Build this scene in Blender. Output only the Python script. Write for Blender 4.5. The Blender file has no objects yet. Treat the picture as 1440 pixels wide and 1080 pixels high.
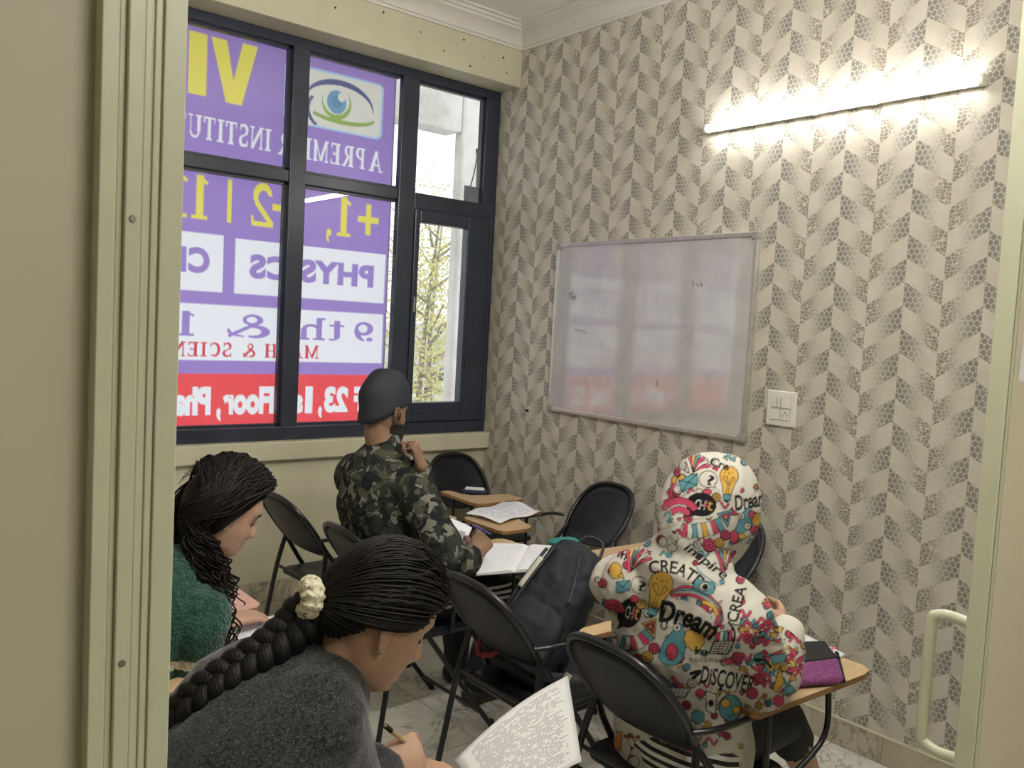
import bpy, bmesh, math, random
import numpy as np
from mathutils import Vector, Matrix, Quaternion, noise
from mathutils.bvhtree import BVHTree

random.seed(7)
PI = math.pi
scene = bpy.context.scene
COL = scene.collection
V = Vector

# ------------------------------------------------------------------ camera
# world: z up, room corner at the origin; window wall is y = 0, papered wall is x = 0
CAM = V((-3.2, -4.118, 1.6))
F_PX, YAW, PITCH, ROLL = 1202.6, math.radians(39.518), math.radians(-3.782), math.radians(3.064)
fwd = V((math.sin(YAW) * math.cos(PITCH), math.cos(YAW) * math.cos(PITCH), math.sin(PITCH)))
rgt = V((math.cos(YAW), -math.sin(YAW), 0))
upv = rgt.cross(fwd)
cam_r = rgt * math.cos(ROLL) + upv * math.sin(ROLL)
cam_u = -rgt * math.sin(ROLL) + upv * math.cos(ROLL)
cam = bpy.data.cameras.new('camera')
cam.sensor_width = 36.0
cam.lens = F_PX / 1440 * 36
cam.clip_start = 0.05
cam_ob = bpy.data.objects.new('camera', cam)
cm = Matrix((cam_r, cam_u, -fwd)).transposed().to_4x4()
cm.translation = CAM
cam_ob.matrix_world = cm
COL.objects.link(cam_ob)
scene.camera = cam_ob

# ------------------------------------------------------------------ world, exposure
scene.view_settings.view_transform = 'Standard'
scene.view_settings.look = 'None'
scene.view_settings.gamma = 1.0
scene.view_settings.use_curve_mapping = False
scene.view_settings.exposure = 1.0
SKY = 0.95
world = bpy.data.worlds.new('overcast_sky')
scene.world = world
world.use_nodes = True
wb = world.node_tree.nodes['Background']
wb.inputs[0].default_value = (0.93, 0.96, 1.0, 1)
wb.inputs[1].default_value = SKY
TUBE_POWER = 38.0
DOOR_FILL_POWER = 165.0
CORRIDOR_FILL_POWER = 98.0
try:
    scene.cycles.use_denoising = True
    scene.cycles.max_bounces = 8
    scene.cycles.diffuse_bounces = 5
    scene.cycles.transparent_max_bounces = 12
    scene.cycles.sample_clamp_indirect = 6.0
except Exception:
    pass


def at(px, py, dep):
    """point on the line of sight of a photograph pixel at a given depth"""
    return CAM + (fwd + cam_r * ((px - 720) / F_PX) + cam_u * ((540 - py) / F_PX)) * dep


def on_z(px, py, z):
    v = at(px, py, 1.0) - CAM
    return CAM + v * ((z - CAM.z) / v.z)


# ------------------------------------------------------------------ mesh helpers
class MB:
    def __init__(s):
        s.v = []; s.f = []; s.m = []

    def add(s, verts, faces, mi=0):
        b = len(s.v)
        s.v += [tuple(p) for p in verts]
        s.f += [tuple(i + b for i in f) for f in faces]
        s.m += [mi] * len(faces)
        return s

    def box(s, lo, hi, mi=0, M=None):
        x0, y0, z0 = lo; x1, y1, z1 = hi
        p = [V(q) for q in ((x0, y0, z0), (x1, y0, z0), (x1, y1, z0), (x0, y1, z0), (x0, y0, z1), (x1, y0, z1), (x1, y1, z1), (x0, y1, z1))]
        if M is not None: p = [M @ q for q in p]
        return s.add(p, [(0, 3, 2, 1), (4, 5, 6, 7), (0, 1, 5, 4), (1, 2, 6, 5), (2, 3, 7, 6), (3, 0, 4, 7)], mi)

    def loft(s, rings, mi=0, caps=True, closed=False):
        n = len(rings[0]); b = []; f = []
        for r in rings: b += list(r)
        k = len(rings)
        for i in range(k if closed else k - 1):
            a = i * n; c = ((i + 1) % k) * n
            for j in range(n):
                j2 = (j + 1) % n
                f.append((a + j, a + j2, c + j2, c + j))
        if caps and not closed:
            for a, rev in ((0, True), ((k - 1) * n, False)):
                cen = sum((V(b[a + j]) for j in range(n)), V()) / n
                ci = len(b); b.append(cen)
                for j in range(n):
                    j2 = (j + 1) % n
                    f.append((a + j2, a + j, ci) if rev else (a + j, a + j2, ci))
        return s.add(b, f, mi)

    def tube(s, path, r, n=8, mi=0, closed=False, caps=True, flat=1.0, hint=None):
        pts = [V(p) for p in path]
        k = len(pts)
        rr = r if isinstance(r, (list, tuple)) else [r] * k
        rings = []; nrm = V(hint) if hint is not None else None
        for i in range(k):
            if closed: t = pts[(i + 1) % k] - pts[i - 1]
            else: t = pts[min(i + 1, k - 1)] - pts[max(i - 1, 0)]
            if t.length < 1e-9: t = V((0, 0, 1))
            t.normalize()
            if nrm is None:
                nrm = t.orthogonal()
            nrm = nrm - t * nrm.dot(t)
            if nrm.length < 1e-6: nrm = t.orthogonal()
            nrm.normalize()
            bn = t.cross(nrm)
            rings.append([pts[i] + (nrm * math.cos(a) * flat + bn * math.sin(a)) * rr[i] for a in (2 * PI * j / n for j in range(n))])
        return s.loft(rings, mi, caps, closed)

    def ellipsoid(s, c, r, M=None, nu=20, nv=12, mi=0):
        M = M if M is not None else Matrix.Identity(3)
        c = V(c); rings = []
        for i in range(1, nv):
            ph = PI * i / nv
            rings.append([c + M @ V((r[0] * math.sin(ph) * math.cos(2 * PI * j / nu), r[1] * math.sin(ph) * math.sin(2 * PI * j / nu), -r[2] * math.cos(ph))) for j in range(nu)])
        return s.loft(rings, mi)

    def limb(s, pts, rad, side, n=20, mi=0, round_ends=True):
        """closed loft with an elliptic section (a along side, b across) through pts"""
        P = [V(p) for p in pts]; R = [(q, q) if not isinstance(q, (tuple, list)) else q for q in rad]
        if round_ends:
            t0 = (P[0] - P[1]).normalized(); t1 = (P[-1] - P[-2]).normalized()
            e0 = min(R[0]) * .55; e1 = min(R[-1]) * .55
            P = [P[0] + t0 * e0, P[0] + t0 * e0 * .7] + P + [P[-1] + t1 * e1 * .7, P[-1] + t1 * e1]
            R = [(R[0][0] * .35, R[0][1] * .35), (R[0][0] * .75, R[0][1] * .75)] + R + [(R[-1][0] * .75, R[-1][1] * .75), (R[-1][0] * .35, R[-1][1] * .35)]
        side = V(side); rings = []; k = len(P)
        for i in range(k):
            t = (P[min(i + 1, k - 1)] - P[max(i - 1, 0)]).normalized()
            sd = side - t * side.dot(t)
            if sd.length < 1e-5: sd = t.orthogonal()
            sd.normalize(); ot = t.cross(sd)
            rings.append([P[i] + sd * (R[i][0] * math.cos(a)) + ot * (R[i][1] * math.sin(a)) for a in (2 * PI * j / n for j in range(n))])
        return s.loft(rings, mi)

    def prism(s, poly, z0, z1, M=None, mi=0):
        n = len(poly)
        p = [V((x, y, z0)) for x, y in poly] + [V((x, y, z1)) for x, y in poly]
        if M is not None: p = [M @ q for q in p]
        return s.add(p, [tuple(range(n))[::-1], tuple(range(n, 2 * n))] + [(j, (j + 1) % n, n + (j + 1) % n, n + j) for j in range(n)], mi)

    def mesh(s, name):
        me = bpy.data.meshes.new(name)
        me.from_pydata(s.v, [], s.f)
        me.polygons.foreach_set('material_index', s.m)
        return me

    def build(s, name, mats, parent=None, smooth=None, bevel=0, seg=2, recalc=False):
        me = s.mesh(name)
        if recalc:
            bm = bmesh.new(); bm.from_mesh(me); bmesh.ops.recalc_face_normals(bm, faces=bm.faces); bm.to_mesh(me); bm.free()
        return finish(name, me, mats, parent, smooth, bevel, seg)


def finish(name, me, mats, parent=None, smooth=None, bevel=0, seg=2):
    for m in (mats if isinstance(mats, (list, tuple)) else [mats]): me.materials.append(m)
    if smooth:
        me.polygons.foreach_set('use_smooth', [True] * len(me.polygons))
        if smooth < 180: me.set_sharp_from_angle(angle=math.radians(smooth))
    o = bpy.data.objects.new(name, me)
    COL.objects.link(o)
    if bevel:
        b = o.modifiers.new('bevel', 'BEVEL'); b.width = bevel; b.segments = seg; b.limit_method = 'ANGLE'; b.angle_limit = math.radians(40)
        b.harden_normals = False
    if parent is not None:
        o.parent = parent
        if not parent.get('_local'): o.matrix_parent_inverse = parent_world(parent).inverted()
    return o


def parent_world(o):
    m = o.matrix_basis.copy()
    if o.parent is not None: m = parent_world(o.parent) @ o.matrix_parent_inverse @ m
    return m


def empty(name, loc, rz=0, local=False):
    o = bpy.data.objects.new(name, None)
    o.empty_display_size = .1
    o.location = loc; o.rotation_euler = (0, 0, rz)
    COL.objects.link(o)
    if local: o['_local'] = 1
    return o


def tag(o, label, cat, group=None):
    o['label'] = label; o['category'] = cat
    if group: o['group'] = group
    return o


def struct(o):
    o['kind'] = 'structure'
    return o


def copy_tree(o, parent=None):
    c = o.copy(); COL.objects.link(c)
    if parent is not None:
        c.parent = parent; c.matrix_parent_inverse = o.matrix_parent_inverse.copy()
    for ch in list(o.children): copy_tree(ch, c)
    return c


def bez(pts, n=8):
    """Catmull-Rom through points"""
    P = [V(p) for p in pts]; out = []
    for i in range(len(P) - 1):
        p0 = P[max(i - 1, 0)]; p1 = P[i]; p2 = P[i + 1]; p3 = P[min(i + 2, len(P) - 1)]
        for j in range(n):
            t = j / n
            out.append(.5 * ((2 * p1) + (p2 - p0) * t + (2 * p0 - 5 * p1 + 4 * p2 - p3) * t * t + (3 * p1 - p0 - 3 * p2 + p3) * t ** 3))
    out.append(P[-1])
    return out


def rrect(x0, y0, x1, y1, r, n=5):
    o = []
    for cx, cy, a0 in ((x1 - r, y1 - r, 0), (x0 + r, y1 - r, 90), (x0 + r, y0 + r, 180), (x1 - r, y0 + r, 270)):
        for i in range(n + 1):
            a = math.radians(a0 + 90 * i / n); o.append((cx + r * math.cos(a), cy + r * math.sin(a)))
    return o


def frame(fw, up=(0, 0, 1)):
    """3x3 with columns forward, left, up"""
    f = V(fw).normalized(); l = V(up).cross(f).normalized(); u = f.cross(l)
    return Matrix((f, l, u)).transposed()


def remesh(name, mb, voxel, it, mats, parent=None, disp=(), factor=.5, pre=None):
    me = mb.mesh(name)
    t = bpy.data.objects.new(name, me); COL.objects.link(t)
    r = t.modifiers.new('r', 'REMESH'); r.mode = 'VOXEL'; r.voxel_size = voxel; r.adaptivity = 0; r.use_smooth_shade = True
    if it:
        sm = t.modifiers.new('s', 'SMOOTH'); sm.factor = factor; sm.iterations = it
    for i, (size, strength, depth) in enumerate(disp):
        tx = bpy.data.textures.new(name + '_fold', 'CLOUDS'); tx.noise_scale = size; tx.noise_depth = depth; tx.noise_basis = 'IMPROVED_PERLIN'
        d = t.modifiers.new('d%d' % i, 'DISPLACE'); d.texture = tx; d.strength = strength; d.mid_level = .5; d.texture_coords = 'LOCAL'
    dg = bpy.context.evaluated_depsgraph_get(); dg.update()
    m2 = bpy.data.meshes.new_from_object(t.evaluated_get(dg))
    bpy.data.objects.remove(t); bpy.data.meshes.remove(me)
    m2.name = name
    m2.materials.clear()
    return finish(name, m2, mats, parent, smooth=180)


def bvh_of(o):
    me = o.data
    vs = [v.co.copy() for v in me.vertices]
    return BVHTree.FromPolygons(vs, [tuple(p.vertices) for p in me.polygons])


# ------------------------------------------------------------------ shader helpers
class Ex:
    """arithmetic on shader sockets"""
    def __init__(s, nt, v): s.nt = nt; s.v = v
    def _op(s, op, *a):
        n = s.nt.nodes.new('ShaderNodeMath'); n.operation = op
        for i, q in enumerate((s,) + a):
            q = q.v if isinstance(q, Ex) else q
            if isinstance(q, (int, float)): n.inputs[i].default_value = q
            else: s.nt.links.new(q, n.inputs[i])
        return Ex(s.nt, n.outputs[0])
    def __add__(s, o): return s._op('ADD', o)
    def __sub__(s, o): return s._op('SUBTRACT', o)
    def __mul__(s, o): return s._op('MULTIPLY', o)
    def __truediv__(s, o): return s._op('DIVIDE', o)
    def __radd__(s, o): return s._op('ADD', o)
    def __rmul__(s, o): return s._op('MULTIPLY', o)
    def __rsub__(s, o): return s._op('MULTIPLY', -1.0)._op('ADD', o)
    def floor(s): return s._op('FLOOR')
    def fract(s): return s._op('FRACT')
    def abs(s): return s._op('ABSOLUTE')
    def sin(s): return s._op('SINE')
    def min(s, o): return s._op('MINIMUM', o)
    def max(s, o): return s._op('MAXIMUM', o)
    def pow(s, o): return s._op('POWER', o)
    def gt(s, o): return s._op('GREATER_THAN', o)
    def lt(s, o): return s._op('LESS_THAN', o)
    def step(s, a, b):
        n = s.nt.nodes.new('ShaderNodeMapRange'); n.interpolation_type = 'SMOOTHSTEP'
        s.nt.links.new(s.v, n.inputs[0]); n.inputs[1].default_value = a; n.inputs[2].default_value = b
        return Ex(s.nt, n.outputs[0])
    def inv(s): return 1.0 - s


class NM:
    """node material builder around one Principled BSDF"""
    def __init__(s, name, rough=.5, spec=.5, metal=0):
        s.mat = bpy.data.materials.new(name); s.mat.use_nodes = True
        s.nt = s.mat.node_tree; s.N = s.nt.nodes; s.L = s.nt.links
        s.b = s.N['Principled BSDF']; s.out = s.N['Material Output']
        s.b.inputs['Roughness'].default_value = rough; s.b.inputs['Specular IOR Level'].default_value = spec; s.b.inputs['Metallic'].default_value = metal
        s._tc = None

    def coord(s, kind='Object'):
        if s._tc is None: s._tc = s.N.new('ShaderNodeTexCoord')
        return s._tc.outputs[kind]

    def xyz(s, sock=None):
        n = s.N.new('ShaderNodeSeparateXYZ'); s.L.new(sock or s.coord(), n.inputs[0])
        return [Ex(s.nt, n.outputs[i]) for i in range(3)]

    def vec(s, x, y, z):
        n = s.N.new('ShaderNodeCombineXYZ')
        for i, q in enumerate((x, y, z)):
            if isinstance(q, Ex): s.L.new(q.v, n.inputs[i])
            else: n.inputs[i].default_value = q
        return n.outputs[0]

    def noise(s, scale, detail=3, rough=.5, dist=0, vec=None, out=0):
        n = s.N.new('ShaderNodeTexNoise'); s.L.new(vec or s.coord(), n.inputs['Vector'])
        n.inputs['Scale'].default_value = scale; n.inputs['Detail'].default_value = detail; n.inputs['Roughness'].default_value = rough; n.inputs['Distortion'].default_value = dist
        return Ex(s.nt, n.outputs[out])

    def voronoi(s, scale, feature='F1', rnd=1.0, vec=None, out=0, dims='3D'):
        n = s.N.new('ShaderNodeTexVoronoi'); n.voronoi_dimensions = dims; n.feature = feature
        s.L.new(vec or s.coord(), n.inputs['Vector']); n.inputs['Scale'].default_value = scale; n.inputs['Randomness'].default_value = rnd
        return Ex(s.nt, n.outputs[out])

    def mix(s, fac, a, b, mode='MIX'):
        n = s.N.new('ShaderNodeMix'); n.data_type = 'RGBA'; n.blend_type = mode
        if isinstance(fac, Ex): s.L.new(fac.v, n.inputs[0])
        else: n.inputs[0].default_value = fac
        for i, q in ((6, a), (7, b)):
            if isinstance(q, (tuple, list)): n.inputs[i].default_value = (*q[:3], 1)
            else: s.L.new(q, n.inputs[i])
        return n.outputs[2]

    def color(s, c):
        if isinstance(c, (tuple, list)): s.b.inputs['Base Color'].default_value = (*c[:3], 1)
        else: s.L.new(c, s.b.inputs['Base Color'])
        return s

    def bump(s, h, strength=.3, dist=.002):
        n = s.N.new('ShaderNodeBump'); n.inputs['Strength'].default_value = strength; n.inputs['Distance'].default_value = dist
        s.L.new(h.v, n.inputs['Height']); s.L.new(n.outputs[0], s.b.inputs['Normal'])
        return s


def mat(name, c, rough=.5, spec=.5, metal=0, var=0, vs=12, bump=0, bs=150, bd=.001, coat=0):
    m = NM(name, rough, spec, metal)
    if var:
        n = m.noise(vs, 4, .6)
        m.color(m.mix(n.step(.25, .75), tuple(x * (1 - var) for x in c), tuple(min(1, x * (1 + var)) for x in c)))
    else: m.color(c)
    if bump: m.bump(m.noise(bs, 4, .6), bump, bd)
    if coat: m.b.inputs['Coat Weight'].default_value = coat
    return m.mat


def srgb(r, g, b):
    f = lambda q: (q / 255 / 12.92) if q / 255 <= .04045 else ((q / 255 + .055) / 1.055) ** 2.4
    return (f(r), f(g), f(b))


# ------------------------------------------------------------------ materials
M_cream = mat('cream_wall_paint', (.54, .52, .385), .55, var=.06, vs=5, bump=.15, bs=60, bd=.002)
M_jamb = mat('pale_cream_enamel', (.62, .63, .465), .35, var=.04, vs=4, bump=.05, bs=40)
M_panel = mat('beige_laminate_panel', (.56, .52, .39), .5, var=.04, vs=3)
M_ceil = mat('white_ceiling_paint', (.80, .78, .75), .7, var=.03, vs=2)
M_plaster = mat('white_moulding_paint', (.64, .62, .57), .6, var=.03, vs=6)
M_frame = mat('black_window_enamel_hazed', (.028, .034, .054), .3, var=.2, vs=6)  # black frame, with bluish lens haze mixed into its base colour
M_black = mat('black_powder_coated_steel', (.012, .012, .014), .3, var=.2, vs=30)
M_white = mat('white_plastic', (.78, .76, .68), .35)
M_alu = mat('brushed_aluminium', (.62, .61, .58), .35, metal=.75, var=.1, vs=40)
M_greyp = mat('grey_plastic', (.30, .31, .30), .45)
M_dark = mat('dark_hole', (.01, .01, .01), .8)
M_screw = mat('screw_metal', (.28, .28, .22), .4, metal=.6)


def wallpaper():
    m = NM('chevron_wallpaper', .6, .35)
    x, y, z = m.xyz()
    w, h = .1437, .0886
    q = (y + 2.68) / w
    c = q.floor(); fq = q - c
    par = c - (c * .5).floor() * 2.0
    tri = par + fq * (1.0 - par * 2.0)
    vv = (z - 1.674) / h - tri
    k = vv.floor(); fv = vv - k
    s = k + c
    isnet = s - (s * .5).floor() * 2.0
    # ovals in staggered rows
    def oval(o):
        a = (y / .0205 + o).fract() - .5; b = (z / .0405 + o).fract() - .5
        a = a * (.0205 / .0092); b = b * (.0405 / .0106)
        return a * a + b * b
    e = oval(0.0).min(oval(.5))
    inside = e.step(1.08, .86)
    hexd = tri.step(.18, .92)
    # crackled net, cells shrinking away from the dark end
    wob = m.noise(28, 1, .5)
    v2 = m.vec(0.0, y * 1.0 + (z * 75.0).sin() * .006 + wob * .012, z * 1.25 + (y * 60.0).sin() * .005)
    d = m.voronoi(60, 'DISTANCE_TO_EDGE', .55, v2)
    d2 = m.voronoi(150, 'DISTANCE_TO_EDGE', .8, v2)
    line = d.step(.05, .11)
    fine = d2.step(.03, .16)
    netd = tri.inv().step(.30, .88)
    netf = tri.inv().step(.15, .55) * .22
    net = (line * netd).max(fine * netf)
    hexm = inside * hexd
    mask = hexm + isnet * (net - hexm)
    mott = m.noise(9, 4, .6).step(.3, .7)
    sp = m.noise(420, 2, .6)
    base = m.mix(mott, (.55, .515, .44), (.62, .585, .51))
    tone = m.mix(isnet, (.225, .212, .188), (.25, .222, .18))
    oval_bg = m.mix(hexd * (1.0 - isnet) * .35, base, (.45, .425, .375))  # printed ground between the ovals, deeper toward their dark end
    col = m.mix(mask * .95, oval_bg, tone)
    edge = (fv - .5).abs().gt(.488)
    col = m.mix(edge * .35, col, (.62, .58, .5))
    m.color(col)
    m.bump(mask * -.6 + sp * .4, .25, .0006)
    return m.mat


def tile_mat(name, c1, c2, rough=.25):
    m = NM(name, rough, .5)
    oi = m.N.new('ShaderNodeObjectInfo')
    rnd = m.N.new('ShaderNodeVectorMath'); rnd.operation = 'SCALE'; rnd.inputs[0].default_value = (17, 9, 5); m.L.new(oi.outputs['Random'], rnd.inputs[3])
    ad = m.N.new('ShaderNodeVectorMath'); m.L.new(rnd.outputs[0], ad.inputs[0]); m.L.new(m.coord(), ad.inputs[1])
    n = m.noise(3.5, 6, .62, 1.8, vec=ad.outputs[0]); v = (n - .5).abs()
    vein = v.step(.035, .0) * m.noise(2.2, 2, .5, vec=ad.outputs[0]).step(.42, .62)
    dirt = m.noise(7, 4, .65, vec=ad.outputs[0])
    col = m.mix(dirt.step(.35, .7), c1, c2)
    col = m.mix(vein * .75, col, tuple(q * .42 for q in c1))
    m.color(col)
    return m.mat


M_paper = wallpaper()
M_tile = tile_mat('marbled_white_floor_tile', (.62, .60, .54), (.72, .70, .65), .18)
M_skirt = tile_mat('grey_marble_skirting_tile', (.42, .38, .29), (.50, .46, .36), .3)
M_grout = mat('grey_grout', (.20, .18, .15), .9)

# ------------------------------------------------------------------ room shell
XL, YF, ZC = -3.9, -3.504, 3.32          # left wall, door partition, ceiling
b = MB(); b.box((-5.2, -5.6, -.12), (0, 0, -.006)); floor = struct(b.build('floor', M_grout))
TS = .40
tile_me = None
for i in range(14):
    for j in range(15):
        x0 = -5.2 + i * TS; y0 = -5.6 + j * TS
        x1 = min(x0 + TS, 0); y1 = min(y0 + TS, 0)
        if x1 - x0 < .05 or y1 - y0 < .05: continue
        full = abs(x1 - x0 - TS) < 1e-6 and abs(y1 - y0 - TS) < 1e-6
        if full and tile_me is not None:
            o = bpy.data.objects.new('floor_tile', tile_me); COL.objects.link(o); o.parent = floor
        else:
            t = MB(); g = .002
            t.box((-(x1 - x0) / 2 + g, -(y1 - y0) / 2 + g, -.006), ((x1 - x0) / 2 - g, (y1 - y0) / 2 - g, 0))
            o = t.build('floor_tile', M_tile, floor)
            if full: tile_me = o.data
        o.location = ((x0 + x1) / 2, (y0 + y1) / 2, 0)
        o['kind'] = 'structure'

b = MB(); b.box((0, -5.6, -.12), (.18, .10, 3.5)); struct(b.build('wall_right', M_paper))
# window wall: below, above and beside the opening
WX0 = -2.62
b = MB(); b.box((-5.2, 0, -.12), (0, .10, .955)); b.box((-5.2, 0, 3.0), (0, .10, 3.5)); b.box((-5.2, 0, .955), (WX0, .10, 3.0))
struct(b.build('wall_back', M_cream))
b = MB(); b.box((XL - .12, YF, -.12), (XL, 0, 3.5)); struct(b.build('wall_left', M_cream))
b = MB(); b.box((-5.2, -5.6, ZC), (0, 0, ZC + .15)); struct(b.build('ceiling', M_ceil))
# header beam above the window, proud of the wall, with old screw holes
b = MB(); b.box((XL, -.175, 2.99), (0, 0, ZC)); beam = struct(b.build('trim_1', M_cream, bevel=.004)); beam['label'] = 'cream header beam with old screw holes above the window'
for x, z, r in ((-.93, 3.17, .006), (-.55, 3.07, .005), (-.42, 3.16, .006), (-.37, 3.03, .006), (-.14, 3.13, .007), (-.11, 3.05, .005), (-1.2, 3.12, .006), (-.70, 3.13, .004), (-.28, 3.10, .004)):
    MB().tube([(x, -.1758, z), (x, -.17, z)], r, 8).build('screw_hole', M_dark, beam)
# sill
b = MB(); b.box((XL, -.052, .862), (0, .03, .957)); sill = struct(b.build('trim_2', M_cream, bevel=.006)); sill['label'] = 'cream window sill ledge'


def crown(name, axis):
    prof = [(0, 0), (.012, 0), (.016, .012), (.024, .016), (.028, .03), (.05, .06), (.075, .078), (.085, .082), (.088, .094), (.10, .098), (.104, .11), (.12, .114), (.12, .125), (0, .125)]
    z0 = ZC - .124
    b = MB()
    if axis == 'y': rings = [[V((-d, y, z0 + z)) for d, z in prof] for y in (YF, -.06)]
    else: rings = [[V((x, -.175 - d, z0 + z)) for d, z in prof] for x in (XL, 0)]
    b.loft(rings)
    return struct(b.build(name, M_plaster, smooth=35, recalc=True))


crown('trim_3', 'y'); crown('trim_4', 'x')

# skirting tiles, each its own piece
sk = MB().box((-.010, YF, 0), (0, 0, .106)).build('baseboard_right', M_grout); struct(sk)
y = YF
k = 0
while y < -.01:
    y1 = min(y + .30, -.001)
    o = MB().box((-.014, y + .001, .001), (-.002, y1 - .001, .106)).build('skirting_tile', M_skirt, sk, bevel=.001, seg=1)
    y = y1
sk = MB().box((XL, -.010, 0), (-.014, 0, .226)).build('baseboard_back', M_grout); struct(sk)
for z0, z1, off in ((.001, .115, 0), (.118, .227, .0)):
    x = XL + off
    while x < -.02:
        x1 = min(x + .405, -.015)
        MB().box((x + .0015, -.014, z0), (x1 - .0015, -.002, z1)).build('skirting_tile', M_skirt, sk, bevel=.001, seg=1)
        x = x1
# thin dusty ledge line on top of the papered wall's skirting
struct(MB().box((-.016, YF, .1062), (0, -.015, .110)).build('trim_5', M_cream))

# ------------------------------------------------------------------ door partition and corridor
YC = -3.535                              # corridor face of the partition
struct(MB().box((-5.2, YC + .004, -.12), (-3.062, YF, 3.5)).build('wall_front', M_panel))
struct(MB().box((-3.062, YC + .004, 2.32), (0, YF, 3.5)).build('trim_6', M_panel))
struct(MB().box((-5.2, -5.72, -.12), (.18, -5.6, 3.5)).build('wall_corridor', M_cream))
struct(MB().box((-5.32, -5.6, -.12), (-5.2, .10, 3.5)).build('wall_corridor_end', M_cream))
# fluted jamb, one strip per profile step
jamb = struct(empty('trim_7', (-3.03, YC, 0)))
steps = [(-3.0634, -3.0540, .012), (-3.0540, -3.0525, .008), (-3.0525, -3.0483, .0085), (-3.0483, -3.0393, .013), (-3.0393, -3.0383, .0110), (-3.0383, -3.0336, .0115), (-3.0336, -3.0326, .0105), (-3.0326, -3.0284, .0125), (-3.0284, -3.0274, .0110), (-3.0274, -3.0135, .014)]
for a, c, d in steps:
    MB().box((a, YC - d, -.0), (c, YF + .02, 2.32)).build('jamb_strip', M_jamb, jamb, bevel=.0008 if c - a > .003 else 0, seg=2)
for zz in (1.37, 1.655, .9, 2.0):
    s = MB(); s.tube([(-3.0438, YC - .0128, zz), (-3.0438, YC - .0142, zz)], [.0024, .002], 12); s.build('screw', M_screw, jamb, smooth=40)
# sliding leaf on the other side, with the bow handle on its room face
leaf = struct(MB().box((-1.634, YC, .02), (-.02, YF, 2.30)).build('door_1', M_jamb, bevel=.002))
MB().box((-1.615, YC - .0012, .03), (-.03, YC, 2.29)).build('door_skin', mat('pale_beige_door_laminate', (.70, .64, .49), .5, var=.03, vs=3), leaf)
MB().box((-1.63, YC - .0004, .03), (-1.6275, YC + .001, 2.29)).build('edge_seam', M_screw, leaf)
hp = bez([(-1.607, YF - .002, 1.118), (-1.607, YF + .035, 1.122), (-1.607, YF + .062, 1.117), (-1.607, YF + .070, 1.10), (-1.607, YF + .071, 1.0), (-1.607, YF + .071, .895), (-1.607, YF + .064, .876), (-1.607, YF + .035, .868), (-1.607, YF - .002, .872)], 5)
h = MB(); h.tube(hp, .0105, 10, flat=.8, hint=(1, 0, 0)); hd = h.build('handle', M_jamb, leaf, smooth=50)
for zz in (1.118, .872):
    MB().box((-1.622, YF, zz - .022), (-1.592, YF + .006, zz + .022)).build('mount_plate', M_jamb, hd, bevel=.003)
# paper notice on the leaf's corridor side
b = MB()
P = [(-1.598, 1.555), (-1.30, 1.53), (-1.30, 1.86), (-1.575, 1.80)]
b.prism([(x, z) for x, z in P], 0, .0006, Matrix(((1, 0, 0, 0), (0, 0, -1, YC - .0016), (0, 1, 0, 0), (0, 0, 0, 1))))
tag(b.build('paper_notice', mat('white_notice_paper', (.86, .86, .84), .7), recalc=True), 'white paper notice stuck on the door leaf', 'notice')
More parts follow.
